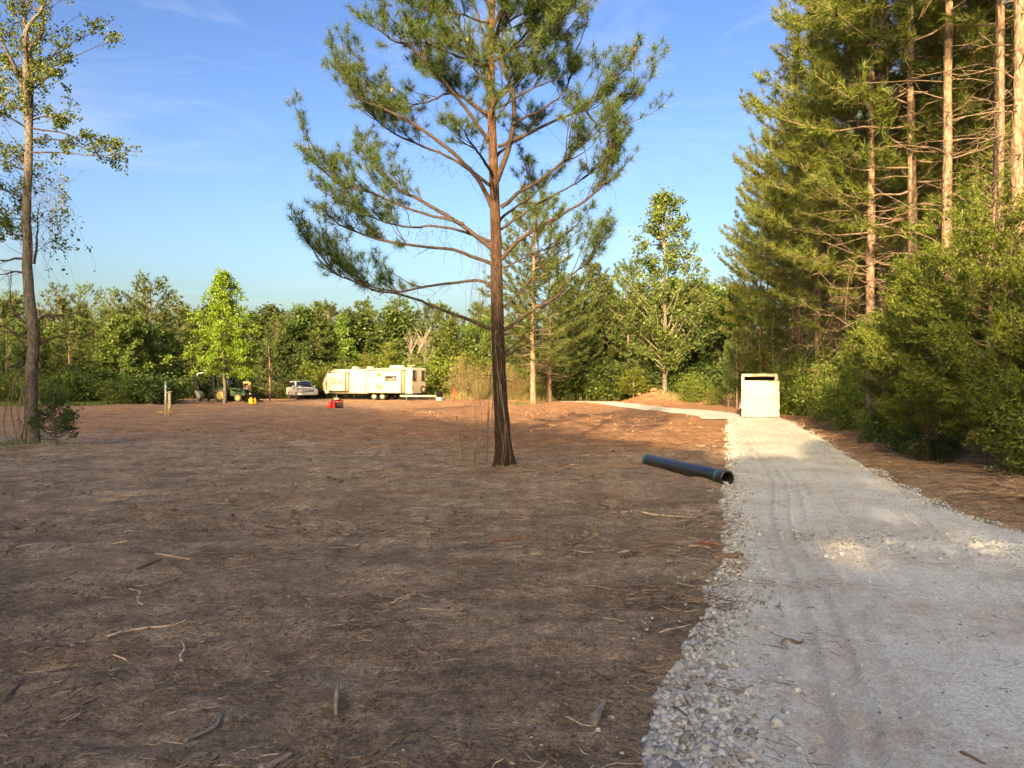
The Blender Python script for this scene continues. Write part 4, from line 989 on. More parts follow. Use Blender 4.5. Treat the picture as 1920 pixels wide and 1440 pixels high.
# named individuals ---------------------------------------------------------
def lime_prof(f): return 4.5*(1-f)**0.7*min(1, 0.6+f*2.5)+0.15
lime = make_broadleaf('lime_green_tree', 161, 10.6, 0.20, lime_prof, 60, 0.20, 15000, ('bark_grey', 'twig', 'leaf_lime'), 0.13, sub=7, spread=0.34, el=(-0.15, 0.5), upbias=0.0, asp=0.5, trunk_frac=0.97)
lime.scale = (1, 1, 1); place(lime, at(421, 62.5), 62.5, 1.0, 0.4, 'bright lime green conical tree standing in front of the tractor', 'tree')
o, n = make_pine('pine_tree', 162, 9.2, 0.24, 4.0, 60, 14, 0.36, 0.06, 0.15, dead=16, step=0.26, tuft=0.24, lim=(-0.02, 0.55), spire=0.6, mats=('bark_grey', 'dead_twig', 'needle_far'), lift=0.1, tw=(0.4, 1.0))
place(o, at(280, 70), 70, 1.2, 1.0, 'dark flat-branched pine at the clearing edge behind the survey stakes', 'tree')
o, n = make_pine('pine_tree', 163, 5.4, 0.18, 2.0, 34, 13, 0.34, 0.055, 0.08, dead=16, step=0.28, tuft=0.25, lim=(0.0, 0.6), spire=0.7, mats=('bark_red', 'dead_twig', 'needle_far'), lift=0.1)
place(o, at(507, 74), 74, 1.0, 1.0, 'scruffy young pine with dead lower boughs left of the white SUV', 'tree')
o, n = make_pine('pine_tree', 164, 17.0, 0.18, 5.2, 74, 18, 0.40, 0.045, 0.22, dead=24, step=0.24, tuft=0.22, lim=(0.0, 0.8), spire=0.45, mats=('bark_red', 'dead_twig', 'needle'), tw=(0.5, 1.3))
place(o, at(1000, 64), 64, 1.0, 0.2, 'tall pine just behind and right of the big pine in the clearing', 'tree')
p2 = copy_tree(o); p2.location = (at(1029, 70), 70, float(base_z(at(1029, 70), 70))-0.05); p2.rotation_euler = (0, 0, 2.2); p2.scale = (0.85, 0.85, 0.74)
tag(p2, 'shorter pine with vine-wrapped trunk right behind the tall background pine', 'tree')
def poplar_prof(f): return 5.0*(0.30+0.9*math.sin(min(f*1.12, 1)*math.pi)**0.8)*(1-0.45*f)
pop = make_broadleaf('poplar_tree', 165, 16.6, 0.17, poplar_prof, 64, 0.23, 13000, ('bark_grey', 'bark_pale', 'leaf_poplar'), 0.20, sub=7, spread=0.5, el=(0.6, 1.6), upbias=0.5, asp=0.8, trunk_frac=0.9)
place(pop, at(1246, 71), 71, 1.16, 0.9, 'tall airy poplar with pale stems and small light green leaves beside the clay heap', 'tree')
def bare_tree(name, seed, H, mat):
    rng = np.random.RandomState(seed); td = TreeData()
    for st in range(3):
        P = wobble(curve([(0.3*rng.randn(), 0.3*rng.randn(), -0.1), (0.5*rng.randn(), 0.5*rng.randn(), H*0.5), (0.9*rng.randn(), 0.9*rng.randn(), H*rng.uniform(0.85, 1))], 14), 0.1, rng); td.trunk.tube(P, np.linspace(0.085, 0.02, 14), 6)
        for k in range(22):
            i = rng.randint(4, 14); a = rng.rand()*6.28; ln = rng.uniform(0.5, 1.6); d = np.array([math.cos(a)*0.6, math.sin(a)*0.6, 1]); B = wobble(curve([P[i], P[i]+d*ln*0.5, P[i]+d*ln], 6), 0.06, rng); td.br.tube(B, np.linspace(0.03, 0.012, 6), 4, False)
            for q in range(6): p = B[rng.randint(2, 6)]; dd = d+rng.normal(0, 0.5, 3); td.br.tube([p, p+dd*rng.uniform(0.2, 0.5)], [0.012, 0.007], 3, False)
    root = finish_tree(name, td, [M[mat], M[mat], M['leaf']]); return root
bt = bare_tree('bare_tree', 166, 6.6, 'bark_pale'); place(bt, at(768, 86), 86, 1.0, 0.0, 'leafless pale grey tree behind the right half of the travel trailer', 'tree')
bt2 = bare_tree('bare_tree', 167, 6.0, 'bark_pale'); place(bt2, at(792, 88), 88, 1.0, 0.5, 'thin leafless tree behind the rear corner of the travel trailer', 'tree')

# far tree line, zone by zone ---------------------------------------------------
ORD = ['first', 'second', 'third', 'fourth', 'fifth', 'sixth', 'seventh', 'eighth', 'ninth', 'tenth', 'eleventh', 'twelfth', 'thirteenth', 'fourteenth', 'fifteenth', 'sixteenth', 'seventeenth', 'eighteenth', 'nineteenth', 'twentieth']
def row(kinds, x0, x1, step, d0, d1, t0, t1, label, cat, group, wide=1.15, seed=1):
    r = random.Random(seed); x = x0; out = []
    while x < x1:
        k = r.choice(kinds); px = x+r.uniform(-0.35, 0.35)*step; out.append((px, far(k, px, r.uniform(d0, d1), r.uniform(t0, t1), label, cat, group, wide=wide*r.uniform(0.85, 1.15)))); x += step*r.uniform(0.8, 1.2)
    out.sort(key=lambda q: q[0]); seen = [q for q in out if q[0] > -20]
    for i, (px, o) in enumerate(seen): o['label'] = label+', '+ORD[i]+' from the left'
    for px, o in out:
        if px <= -20: o['label'] = label+', past the left edge'
for px, tp in ((20, 556), (108, 545), (160, 544), (208, 552), (238, 556), (345, 580), (560, 580)):
    far(PTALL, px, 118+rngf.uniform(-6, 6), tp, 'tall round-topped pine rising above the left tree line, '+ORD[(20, 108, 160, 208, 238, 345, 560).index(px)]+' from the left', 'tree', 'tall pines above the left tree line')
row(PF[:3], -190, 290, 26, 78, 98, 560, 590, 'pine in the back row of the left tree line', 'tree', 'back row pines of the left tree line', seed=11)
row(BF[:2]+PF[:2], -190, 270, 34, 64, 74, 585, 625, 'leafy tree in the front row of the left tree line', 'tree', 'front row of the left tree line', seed=12)
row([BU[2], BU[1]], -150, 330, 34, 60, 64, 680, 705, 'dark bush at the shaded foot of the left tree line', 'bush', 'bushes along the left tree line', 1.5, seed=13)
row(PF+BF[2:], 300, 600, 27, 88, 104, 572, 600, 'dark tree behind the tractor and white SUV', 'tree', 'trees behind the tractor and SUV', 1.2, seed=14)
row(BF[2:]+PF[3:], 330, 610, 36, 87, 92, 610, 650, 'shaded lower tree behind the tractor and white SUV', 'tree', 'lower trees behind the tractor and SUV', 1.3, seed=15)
row([BU[2]], 350, 640, 34, 85, 87, 690, 712, 'dark bush behind the tractor', 'bush', 'bushes behind the tractor', 1.4, seed=16)
row(PF, 590, 930, 28, 104, 118, 564, 592, 'pine in the tree line behind the travel trailer', 'tree', 'pines behind the travel trailer', 1.2, seed=17)
row(BF, 600, 760, 36, 93, 100, 585, 640, 'broadleaf tree in the tree line behind the travel trailer', 'tree', 'broadleaf trees behind the travel trailer', 1.25, seed=18)
row(BF[:2], 800, 930, 36, 92, 100, 600, 650, 'sunlit broadleaf tree right of the leafless trees', 'tree', 'sunlit trees right of the leafless trees', 1.1, seed=19)
row([BU[0], BU[1], BU[3]], 600, 800, 30, 84, 88, 668, 690, 'sunlit bush behind the travel trailer roof', 'bush', 'bushes behind the travel trailer', 1.3, seed=20)
row([BU[0], BU[3]], 812, 1060, 26, 82, 88, 640, 690, 'yellow green thicket bush right of the travel trailer', 'bush', 'thicket right of the travel trailer', 1.1, seed=21)
BS = (make_bush('bush', 145, 3.4, 1.5, 40, 4200, 0.22, ('dead_twig', 'dead_twig', 'straw'), asp=0.16), 3.4)
row([BS, BU[0]], 870, 1075, 24, 76, 81, 655, 705, 'straw-coloured brush below the background pines', 'bush', 'sunlit brush below the background pines', 0.9, seed=31)
far(CF[0], 730, 85, 643, 'pointed yellow green cedar above the travel trailer roof', 'tree')
far(CF[1], 692, 86, 668, 'small narrow cedar above the middle of the travel trailer roof', 'tree')
far(CF[0], 576, 86, 678, 'small pointed cedar between the white SUV and the travel trailer', 'tree')
far(CF[1], 602, 85, 692, 'low round cedar at the front end of the travel trailer', 'tree')
row(PF+BF[:2], 930, 1100, 38, 98, 110, 568, 600, 'tree behind the two background pines', 'tree', 'trees behind the background pines', 1.2, seed=22)
row(PF[1:3]+BF[1:2], 1080, 1200, 28, 80, 90, 500, 545, 'tall tree left of the poplar', 'tree', 'tall trees left of the poplar', 1.0, seed=23)
row(BF[2:]+PF[:2], 1095, 1400, 30, 78, 90, 545, 600, 'dark tree in the woods behind the poplar', 'tree', 'dark trees behind the poplar', 1.15, seed=24)
row(BF+PF[:2], 1070, 1420, 30, 94, 108, 530, 585, 'tree in the back row behind the poplar', 'tree', 'back row behind the poplar', 1.3, seed=27)
row([BU[2], BU[1]], 1060, 1400, 26, 73, 77, 660, 695, 'dark bush under the trees behind the poplar', 'bush', 'bushes behind the poplar', 1.3, seed=25)
row(PF[2:3], 1290, 1400, 34, 80, 90, 520, 545, 'pine behind the right side of the poplar', 'tree', 'pines right of the poplar', 0.9, seed=26)
far(CF[1], 1188, 69, 700, 'small yellow green cedar left of the clay heap', 'bush', wide=1.3)
far(BU[1], 1228, 73.5, 682, 'bush left of the poplar trunk behind the clay heap', 'bush', wide=1.2)
far(BU[2], 1268, 73, 690, 'bush right of the poplar trunk', 'bush', wide=1.3)
far(BU[0], 1300, 64, 700, 'leafy bush between the clay heap and the white cargo trailer', 'bush')
far(BU[3], 1340, 60, 712, 'low straw-coloured bush left of the white cargo trailer', 'bush')
# saplings right behind the cargo trailer
for k, (px, d, tp) in enumerate(((1382, 50, 620), (1402, 52, 615), (1366, 54, 640))):
    far(PF[2], px, d, tp, ('thin pine sapling left behind the white cargo trailer', 'thin pine sapling directly behind the white cargo trailer', 'pine sapling further left of the white cargo trailer')[k], 'sapling', wide=0.7)

# stand of tall pines on the right -------------------------------------------------
SP = [(1530, 33.0, 0, 'pine with a bare leaning trunk at the drive edge right of the cargo trailer'),
      (1636, 23.3, 1, 'straight pine at the drive edge left of the big cedar thicket'),
      (1500, 47, 3, 'pine behind the cargo trailer with crown over the drive'),
      (1452, 56, 0, 'far pine of the right stand next to the open sky'),
      (1425, 66, 1, 'farthest pine of the right stand along the drive'),
      (1560, 37, 2, 'pine behind the bare leaning trunk'),
      (1588, 31, 3, 'pine between the leaning trunk and the straight pine'),
      (1660, 27, 0, 'pine just right behind the straight pine'),
      (1722, 21, 0, 'sunlit pine trunk rising above the left part of the cedar thicket'),
      (1775, 18.2, 4, 'thick sunlit pine trunk rising above the middle of the cedar thicket'),
      (1826, 22.5, 2, 'darker pine trunk between two sunlit trunks at the right'),
      (1876, 16.6, 4, 'tall sunlit pine trunk near the right edge of the picture'),
      (1918, 15.2, 4, 'pine trunk cut by the right edge of the picture')]
for px, d, k, lab in SP:
    x = at(px, d); H = PN[k][1]
    place(PN[k][0], x, d, rngf.uniform(0.92, 1.06), rngf.uniform(0, 6.28), lab, 'tree', 'pine stand on the right')
r = random.Random(9); cnt = 0
for j in range(6):
    for i in range(12):
        y = 16+i*4.6+r.uniform(-1.6, 1.6); x = edge_r(np.array(min(y, 45)))+max(0, y-45)*0.2+4.0+j*3.2+r.uniform(-1.2, 1.2)
        x = float(x)
        bx = 960+x/y*F
        if bx > 2350: continue
        if any(math.hypot(x-at(a, b), y-b) < 1.7 for a, b, c, e in SP): continue
        k = r.randrange(4) if bx < 1780 else 4
        place(PN[k][0], x, y, r.uniform(0.85, 1.05), r.uniform(0, 6.28), 'pine trunk deep inside the stand on the right', 'tree', 'inner pines of the right stand'); cnt += 1
print('inner pines', cnt)
# cedar thicket and undergrowth along the right side
CN = []
for sd, H, Rb, nl, nleaf in ((171, 5.6, 1.75, 130, 70000), (172, 4.6, 1.5, 110, 54000)):
    CN.append((make_cedar('cedar_tree', sd, H, Rb, nleaf, 0.062, rt=0.10, nl=nl, base=0.07, asp=0.34, power=0.72, ragged=0.5), H))
for px, d, s, k, rz, lab in ((1858, 14.6, 1.0, 0, 0.0, 'largest cedar of the thicket at the right edge of the picture'), (1752, 17.2, 1.0, 1, 1.0, 'cedar in the middle of the thicket right of the straight pine'),
                             (1706, 20.2, 0.85, 0, 2.0, 'cedar at the left end of the thicket beside the straight pine'), (1945, 13.2, 0.85, 1, 3.0, 'cedar cut off by the right edge of the picture'),
                             (1800, 18.5, 1.12, 0, 4.0, 'cedar in the second row behind the thicket'), (1975, 15.5, 1.1, 0, 2.5, 'cedar just past the right edge, its boughs in view'),
                             (1480, 41, 0.9, 1, 0.5, 'bright green cedar right behind the cargo trailer'), (1450, 46, 1.0, 0, 1.5, 'yellow green cedar above the cargo trailer roof corner')):
    place(CN[k][0], at(px, d), d, s, rz, lab, 'tree')
BN = []
for sd, H, Rb, m, lf, nlf in ((181, 2.4, 1.1, 'leaf_bush', 0.075, 9000), (182, 1.5, 0.9, 'leaf', 0.07, 6000), (183, 1.0, 0.8, 'leaf_dark', 0.06, 4200)):
    BN.append((make_bush('bush', sd, H, Rb, 30, nlf, lf, ('dead_twig', 'dead_twig', m)), H))
for px, d, s, k, lab in ((1965, 12.6, 0.8, 0, 'green leafy shrub at the right edge in front of the cedars'), (1660, 20.5, 0.9, 1, 'shrub at the foot of the straight pine'),
                         (1600, 26, 1.2, 0, 'yellow green shrub between the leaning trunk and the straight pine'), (1560, 30, 1.3, 0, 'shrub just right of the leaning trunk'), (1500, 38, 1.35, 0, 'bright shrub left of the leaning trunk'),
                         (1470, 39, 1.1, 1, 'shrub in the shade right beside the cargo trailer'), (1700, 17.4, 0.8, 2, 'low shrub in the shade under the middle cedar'), (1620, 29, 1.5, 0, 'tall shrub behind the straight pine'), (1545, 40, 1.8, 0, 'tall bright shrub behind the leaning trunk'),
                         (1750, 15.4, 0.7, 2, 'low shrub at the soil bank under the cedars')):
    place(BN[k][0], at(px, d), d, s, rngf.uniform(0, 6), lab, 'bush')

# ------------------------------------------------------------------ grass, weeds, straw
def blades(n, xyf, h0, h1, w, rng, lean=0.35):
    xy = xyf(n); xy = xy[vnoise(xy[:, 0]/1.3+4, xy[:, 1]/1.3)+0.25*rng.randn(n) > -0.02]; n = len(xy); h = rng.uniform(h0, h1, n); a = rng.rand(n)*6.28
    d = np.column_stack([np.cos(a), np.sin(a)]); b = np.column_stack([xy, base_z(xy[:, 0], xy[:, 1])-0.03])
    s = np.column_stack([-d[:, 1], d[:, 0], np.zeros(n)])*w*0.5
    ln = rng.rand(n)*lean
    mid = b+np.column_stack([d*(ln*h*0.3)[:, None], h*0.55]); tip = b+np.column_stack([d*(ln*h)[:, None], h])
    V = np.stack([b-s, b+s, mid+s*0.8, mid-s*0.8, tip], 1).reshape(-1, 3); k = np.arange(n)*5
    return V, [np.stack([k, k+1, k+2, k+3], -1), np.stack([k+3, k+2, k+4], -1)]
rng = np.random.RandomState(77)
mb = MB()
mb.add(*blades(3000, lambda n: np.column_stack([rng.uniform(-9, 8, n), 74+8*rng.rand(n)]), 0.2, 1.1, 0.03, rng))
mb.add(*blades(2600, lambda n: np.column_stack([rng.uniform(2, 12, n), rng.uniform(80, 86, n)]), 0.4, 1.4, 0.05, rng))
mb.add(*blades(2500, lambda n: np.column_stack([rng.uniform(13, 22, n), rng.uniform(64, 70, n)]), 0.2, 0.8, 0.04, rng))
tag(mb.build('tall_grass', M['straw']), 'tall straw-coloured grass along the sunlit wood edge', 'grass', kind='stuff')
mb = MB()
mb.add(*blades(9000, lambda n: np.column_stack([rng.uniform(-48, -31, n), rng.uniform(57, 61, n)]), 0.1, 0.4, 0.04, rng))
mb.add(*blades(700, lambda n: np.column_stack([at(985, 62)+rng.normal(0, 0.7, n), 62.5+rng.normal(0, 0.6, n)]), 0.1, 0.35, 0.03, rng))
mb.add(*blades(500, lambda n: np.array([-11.9, 18.4])+rng.normal(0, 1, (n, 2))*np.array([0.45, 0.3]), 0.05, 0.22, 0.012, rng))
tag(mb.build('grass', M['grass']), 'thin green grass at the foot of the left tree line', 'grass', kind='stuff')
# forest floor litter on the right bank
mb = MB(); n = 5200
y = 8+24*rng.rand(n)**1.6; x = edge_r(y)+0.15+rng.exponential(1.5, n)
xy = np.column_stack([x, y]); mb.add(*sticks(n, xy, 0.08+0.35*rng.rand(n)**2, 0.0018+0.0045*rng.rand(n)**2, rng, 3, lift=0.015))
for cx, cy, k, sp in ((7.1, 10.6, 200, 0.4), (8.0, 11.6, 220, 0.6), (8.6, 13.6, 160, 0.6), (9.6, 18, 160, 0.7), (11.0, 22.5, 120, 0.7), (13.2, 29, 120, 0.7)):
    xy = np.array([cx, cy])+rng.normal(0, sp, (k, 2)); mb.add(*sticks(k, xy, 0.2+0.6*rng.rand(k)**1.5, 0.003+0.007*rng.rand(k)**2, rng, lift=0.09))
M['litter'] = island_mat('litter', [(0.10, 0.06, 0.035), (0.20, 0.125, 0.075), (0.30, 0.20, 0.125), (0.42, 0.31, 0.2)])
tag(mb.build('forest_litter', M['litter']), 'brown pine straw and fallen twigs along the right bank of the drive', 'litter', kind='stuff')

# ------------------------------------------------------------------ woods behind the camera that shade the foreground
def shade_wood():
    rng = np.random.RandomState(55); td = TreeData()
    sx, sy = math.sin(SUN_AZ-math.pi), math.cos(SUN_AZ-math.pi)
    # canopy height that puts the shade line through these places (x, y, height where the sun begins)
    lines = [(-41, 65, 6), (-26.5, 58, 2.8), (-13, 62, 0), (-11.9, 19.2, 7.1), (1.2, 31, 0), (-4, 14.4, 5.0), (-0.1, 14.4, 3.6), (4.0, 20, 0), (6.5, 19.5, 0), (10.7, 23, 0.7), (8.3, 12.8, 2.5)]
    uh = sorted((x*sy-y*sx, z+(x*sx+y*sy+30)*math.tan(SUN_EL)-1.1) for x, y, z in lines); print([(round(a, 1), round(b, 1)) for a, b in uh])
    ul = np.array([-110]+[a for a, b in uh]+[14, 30]); hl = np.array([27]+[b for a, b in uh]+[14.2, 15.5])
    sx, sy = math.sin(SUN_AZ-math.pi), math.cos(SUN_AZ-math.pi)       # direction the light travels
    n = 60000; u = rng.uniform(-100, 28, n); h = np.interp(u, ul, hl); fr = rng.rand(n)**0.9
    top = h+0.5*fbm(u/1.7, u*0+3, 3)
    z = 0.2+(top-0.2)*fr; v = -30+rng.normal(0, 1.4, n)
    C = np.column_stack([u*sy+v*sx, -u*sx+v*sy, z])
    C = C[~((u > 0.6) & (u < 2.8) & (z > 11.1+0.3*np.sin(u*3)) & (z < 12.0))]
    td.leafV.add(*leaves(C, 0.85, 0.7, rng))
    for uu in np.arange(-100, 28, 3.1):
        u1 = uu+rng.uniform(-1, 1); P = wobble(curve([(u1*sy-30*sx, -u1*sx-30*sy, -0.2), (u1*sy-30*sx, -u1*sx-30*sy, np.interp(u1, ul, hl)*0.9)], 8), 0.2, rng); td.trunk.tube(P, np.linspace(0.18, 0.03, 8), 7)
    root = empty('woodland'); td.trunk.build('trunks', M['bark_grey'], root); td.leafV.build('foliage', M['leaf_dark'], root)
    for c in root.children: c['kind'] = 'stuff'
    tag(root, 'belt of woods behind the viewer shading the near ground', 'woods', kind='stuff')
shade_wood()
# ------------------------------------------------------------------ materials for the made things
M['white_panel'] = simple('white_panel', (0.50, 0.445, 0.32), 0.6, var=0.03, scale=2.0, dirt=(0.43, 0.38, 0.28), spec=0.3)
M['rv_skin'] = simple('rv_skin', (0.46, 0.415, 0.32), 0.55, var=0.03, scale=1.2, dirt=(0.41, 0.36, 0.27), spec=0.3)
M['rv_trim'] = simple('rv_trim', (0.13, 0.10, 0.075), 0.6)
M['decal'] = simple('decal', (0.30, 0.245, 0.18), 0.6)
M['black_rubber'] = simple('black_rubber', (0.025, 0.024, 0.023), 0.85, dirt=(0.06, 0.05, 0.04))
M['black_paint'] = simple('black_paint', (0.007, 0.008, 0.010), 0.8, spec=0.1)
M['dark_glass'] = simple('dark_glass', (0.018, 0.022, 0.026), 0.08, var=0.0)
M['steel'] = simple('steel', (0.45, 0.45, 0.45), 0.4, 0.8)
M['galv'] = simple('galv', (0.55, 0.56, 0.57), 0.5, 0.3)
M['car_white'] = simple('car_white', (0.42, 0.43, 0.44), 0.3, var=0.05, scale=1.5, dirt=(0.33, 0.30, 0.26))
M['grey_plastic'] = simple('grey_plastic', (0.12, 0.12, 0.12), 0.6)
M['green_paint'] = simple('green_paint', (0.010, 0.048, 0.013), 0.5, dirt=(0.02, 0.04, 0.014))
M['yellow_paint'] = simple('yellow_paint', (0.30, 0.21, 0.04), 0.6, dirt=(0.2, 0.15, 0.07))
M['yellow_plastic'] = simple('yellow_plastic', (0.80, 0.46, 0.01), 0.4)
M['red_plastic'] = simple('red_plastic', (0.62, 0.02, 0.02), 0.4)
M['red_flag'] = simple('red_flag', (0.75, 0.05, 0.02), 0.6)
M['tan_ply'] = simple('tan_ply', (0.52, 0.34, 0.14), 0.7, dirt=(0.42, 0.27, 0.11))
M['stake_wood'] = simple('stake_wood', (0.55, 0.42, 0.22), 0.8, dirt=(0.42, 0.32, 0.18))
M['hdpe'] = simple('hdpe', (0.010, 0.012, 0.012), 0.36, var=0.2, scale=3, dirt=(0.030, 0.028, 0.025))
M['hdpe_in'] = simple('hdpe_in', (0.02, 0.02, 0.02), 0.6)
M['teal'] = simple('teal', (0.025, 0.16, 0.14), 0.5)
M['chrome'] = simple('chrome', (0.6, 0.6, 0.6), 0.2, 0.9)
M['lamp'] = simple('lamp', (0.7, 0.7, 0.68), 0.15)
M['red_lamp'] = simple('red_lamp', (0.4, 0.02, 0.02), 0.25)
M['pale_stick'] = simple('pale_stick', (0.60, 0.46, 0.33), 0.85, dirt=(0.42, 0.31, 0.22), scale=20)
M['brown_stick'] = simple('brown_stick', (0.20, 0.13, 0.085), 0.9, dirt=(0.12, 0.08, 0.055), scale=20)
M['red_bark'] = simple('red_bark', (0.34, 0.17, 0.085), 0.9, dirt=(0.2, 0.1, 0.055), scale=20)
M['grey_wood'] = simple('grey_wood', (0.30, 0.24, 0.19), 0.9, dirt=(0.18, 0.14, 0.11), scale=16)

def wheel(root, c, r, w, axis=(0, 1, 0), rim='white_panel', n=22):
    a = np.array(axis, dtype=float)
    mb = MB(); mb.lathe([(r*0.60, -w*0.42), (r*0.90, -w*0.5), (r, -w*0.32), (r, w*0.32), (r*0.90, w*0.5), (r*0.60, w*0.42), (r*0.60, -w*0.42)], c, a, n)
    t = mb.build('wheel', M['black_rubber'], root, True)
    mb = MB(); mb.lathe([(r*0.62, -w*0.40), (r*0.50, -w*0.30), (r*0.20, -w*0.36), (0.001, -w*0.36)], c, a, n); mb.lathe([(0.001, w*0.36), (r*0.2, w*0.36), (r*0.5, w*0.3), (r*0.62, w*0.40)], c, a, n)
    mb.build('rim', M[rim], t)
    return t

# ------------------------------------------------------------------ travel trailer
def travel_trailer():
    root = empty('travel_trailer', (-9.5, 73.0, float(base_z(-12, 76))+0.02), R(-26))
    prof = [(0, 0.62), (0, 2.98), (-0.12, 3.10), (-9.1, 3.0), (-9.7, 2.84), (-10.3, 2.35), (-10.72, 1.62), (-10.62, 0.98), (-10.25, 0.62)]
    mb = MB(); mb.prism(prof, 0.0, 2.4); body = mb.build('body', M['rv_skin'], root, bevel=0.05)
    mb = MB(); mb.box((-5.0, 1.2, 0.54), (9.6, 2.1, 0.14)); mb.build('chassis', M['black_paint'], root)
    mb = MB(); mb.box((-5.0, -0.012, 0.70), (10.2, 0.03, 0.10)); mb.build('skirt_trim', M['white_panel'], root)
    mb = MB(); mb.box((-4.9, -0.012, 3.01), (9.4, 0.035, 0.05)); mb.build('awning_rail', M['rv_trim'], root)
    for x0, x1, z0, z1 in ((-9.8, -7.35, 0.83, 2.70), (-4.97, -0.74, 0.66, 2.86)):
        mb = MB(); mb.box(((x0+x1)/2, -0.27, (z0+z1)/2), (x1-x0, 0.55, z1-z0)); s = mb.build('slide_out', M['rv_skin'], root, bevel=0.03)
        mb = MB(); t = 0.06
        mb.box((x0+t/2, -0.56, (z0+z1)/2), (t, 0.035, z1-z0)); mb.box((x1-t*1.3, -0.56, (z0+z1)/2), (t*2.6, 0.035, z1-z0)); mb.box(((x0+x1)/2, -0.56, z1-t/2), (x1-x0-0.4, 0.033, t)); mb.box(((x0+x1)/2, -0.56, z0+t/2), (x1-x0-0.4, 0.033, t))
        mb.build('slide_trim', M['rv_trim'], s)
        mb = MB(); mb.box(((x0+x1)/2, -0.30, z1+0.035), (x1-x0+0.16, 0.66, 0.05)); mb.build('slide_roof', M['white_panel'], s)
        mb = MB(); mb.box((x1+0.012, -0.04, (z0+z1)/2), (0.03, 0.10, z1-z0)); mb.build('seal', M['black_rubber'], s)
    def window(c, sz, parent, bars=True, axis='y'):
        mb = MB(); mb.box(c, sz); w = mb.build('window', M['dark_glass'], parent)
        fr = MB(); x, y, z = c; a, b, h = sz
        if axis == 'y':
            for k in (-1, 1): fr.box((x+k*a/2, y-0.01, z), (0.05, 0.05, h+0.1)); fr.box((x, y-0.01, z+k*h/2), (a-0.052, 0.046, 0.05))
            if bars: fr.box((x, y-0.012, z-h*0.12), (a-0.06, 0.05, 0.045)); fr.box((x, y-0.012, z-h*0.32), (0.05, 0.044, h*0.3))
        else:
            for k in (-1, 1): fr.box((x+0.01, y+k*b/2, z), (0.05, 0.05, h+0.1)); fr.box((x+0.01, y, z+k*h/2), (0.046, b-0.052, 0.05))
        fr.build('frame', M['white_panel' if bars else 'rv_trim'], w)
    window((-2.02, -0.56, 2.07), (1.35, 0.03, 0.50), root)
    window((0.012, 0.36, 2.33), (0.03, 0.54, 0.98), root, False, 'x'); window((0.012, 1.90, 2.33), (0.03, 0.54, 0.98), root, False, 'x')
    for z in (2.43, 1.29):
        mb = MB(); mb.box((-3.3, -0.565, z), (0.62, 0.03, 0.36)); v = mb.build('vent', M['decal'], root)
        mb = MB()
        for k in range(5): mb.box((-3.3, -0.586, z-0.13+k*0.065), (0.54, 0.02, 0.022))
        mb.build('louvre', M['rv_trim'], v)
    # emblem and swoosh graphics
    mb = MB(); mb.tube(np.array([(-4.49+0.16*math.cos(a), -0.562, 2.20+0.085*math.sin(a)) for a in np.linspace(0, 2*math.pi, 22)]), 0.014, 4); mb.build('emblem', M['rv_trim'], root)
    for pts, y in (([(-10.55, 2.0), (-9.95, 1.75), (-9.2, 1.6), (-8.2, 1.62), (-7.45, 1.8)], -0.56), ([(-7.2, 1.55), (-6.5, 1.3), (-5.8, 0.95), (-5.1, 0.8)], -0.008), ([(-7.2, 1.75), (-6.4, 1.5), (-5.6, 1.3), (-5.02, 1.25)], -0.008), ([(-2.4, 1.35), (-2.0, 1.2), (-1.6, 1.35), (-1.5, 1.6), (-1.7, 1.75)], -0.56)):
        if y < -0.5 and pts[0][0] < -9.8: pts = [(max(p[0], -9.7), p[1]) for p in pts]
        c = curve([(p[0], y, p[1]) for p in pts], 18); mb = MB(); mb.tube(c, np.linspace(0.012, 0.03, 18), 4); mb.build('swoosh', M['decal'], root)
    c = curve([(-10.6, -0.006, 1.75), (-10.2, -0.006, 1.6), (-9.85, -0.006, 1.55)], 8); mb = MB(); mb.tube(c, 0.02, 4); mb.build('swoosh', M['decal'], root)
    for x0, x1, h in ((-3.2, -1.75, 0.30),):
        mb = MB(); mb.box(((x0+x1)/2, 1.2, 3.06+h/2), (x1-x0, 0.75, h), taper=(0.92, 0.85)); mb.build('air_conditioner', M['white_panel'], root, bevel=0.05)
    for x in (-7.5, -5.7):
        mb = MB(); mb.box((x, 1.2, 3.14), (0.75, 0.6, 0.26), taper=(0.7, 0.75)); mb.build('roof_vent', M['white_panel'], root, bevel=0.05)
    mb = MB(); mb.box((-0.75, 1.0, 3.20), (0.10, 0.10, 0.24)); mb.bar((-1.2, 1.0, 3.30), (-0.3, 1.0, 3.34), 0.12, 0.05); mb.build('antenna', M['white_panel'], root)
    for x in (-4.43, -3.47):
        wheel(root, (x, 0.16, 0.36), 0.36, 0.22); wheel(root, (x, 2.24, 0.36), 0.36, 0.22)
    mb = MB(); pts = [(-4.95, 0.62)]+[(-4.43+0.46*math.cos(a), 0.40+0.46*math.sin(a)) for a in np.linspace(math.pi*0.85, math.pi*0.3, 8)]+[(-3.47+0.46*math.cos(a), 0.40+0.46*math.sin(a)) for a in np.linspace(math.pi*0.7, math.pi*0.15, 8)]+[(-2.95, 0.62)]
    mb.tube(np.array([(p[0], -0.02, p[1]) for p in pts]), 0.04, 5); mb.build('fender', M['rv_trim'], root)
    sp = wheel(root, (0.16, 1.62, 1.02), 0.34, 0.2, (1, 0, 0)); sp.name = 'spare_wheel'
    mb = MB(); mb.box((0.09, 1.2, 0.60), (0.14, 2.3, 0.12)); mb.build('bumper', M['black_paint'], root)
    for y in (0.16, 2.24): mb = MB(); mb.box((0.02, y, 1.2), (0.03, 0.12, 0.2)); mb.build('tail_light', M['red_lamp'], root)
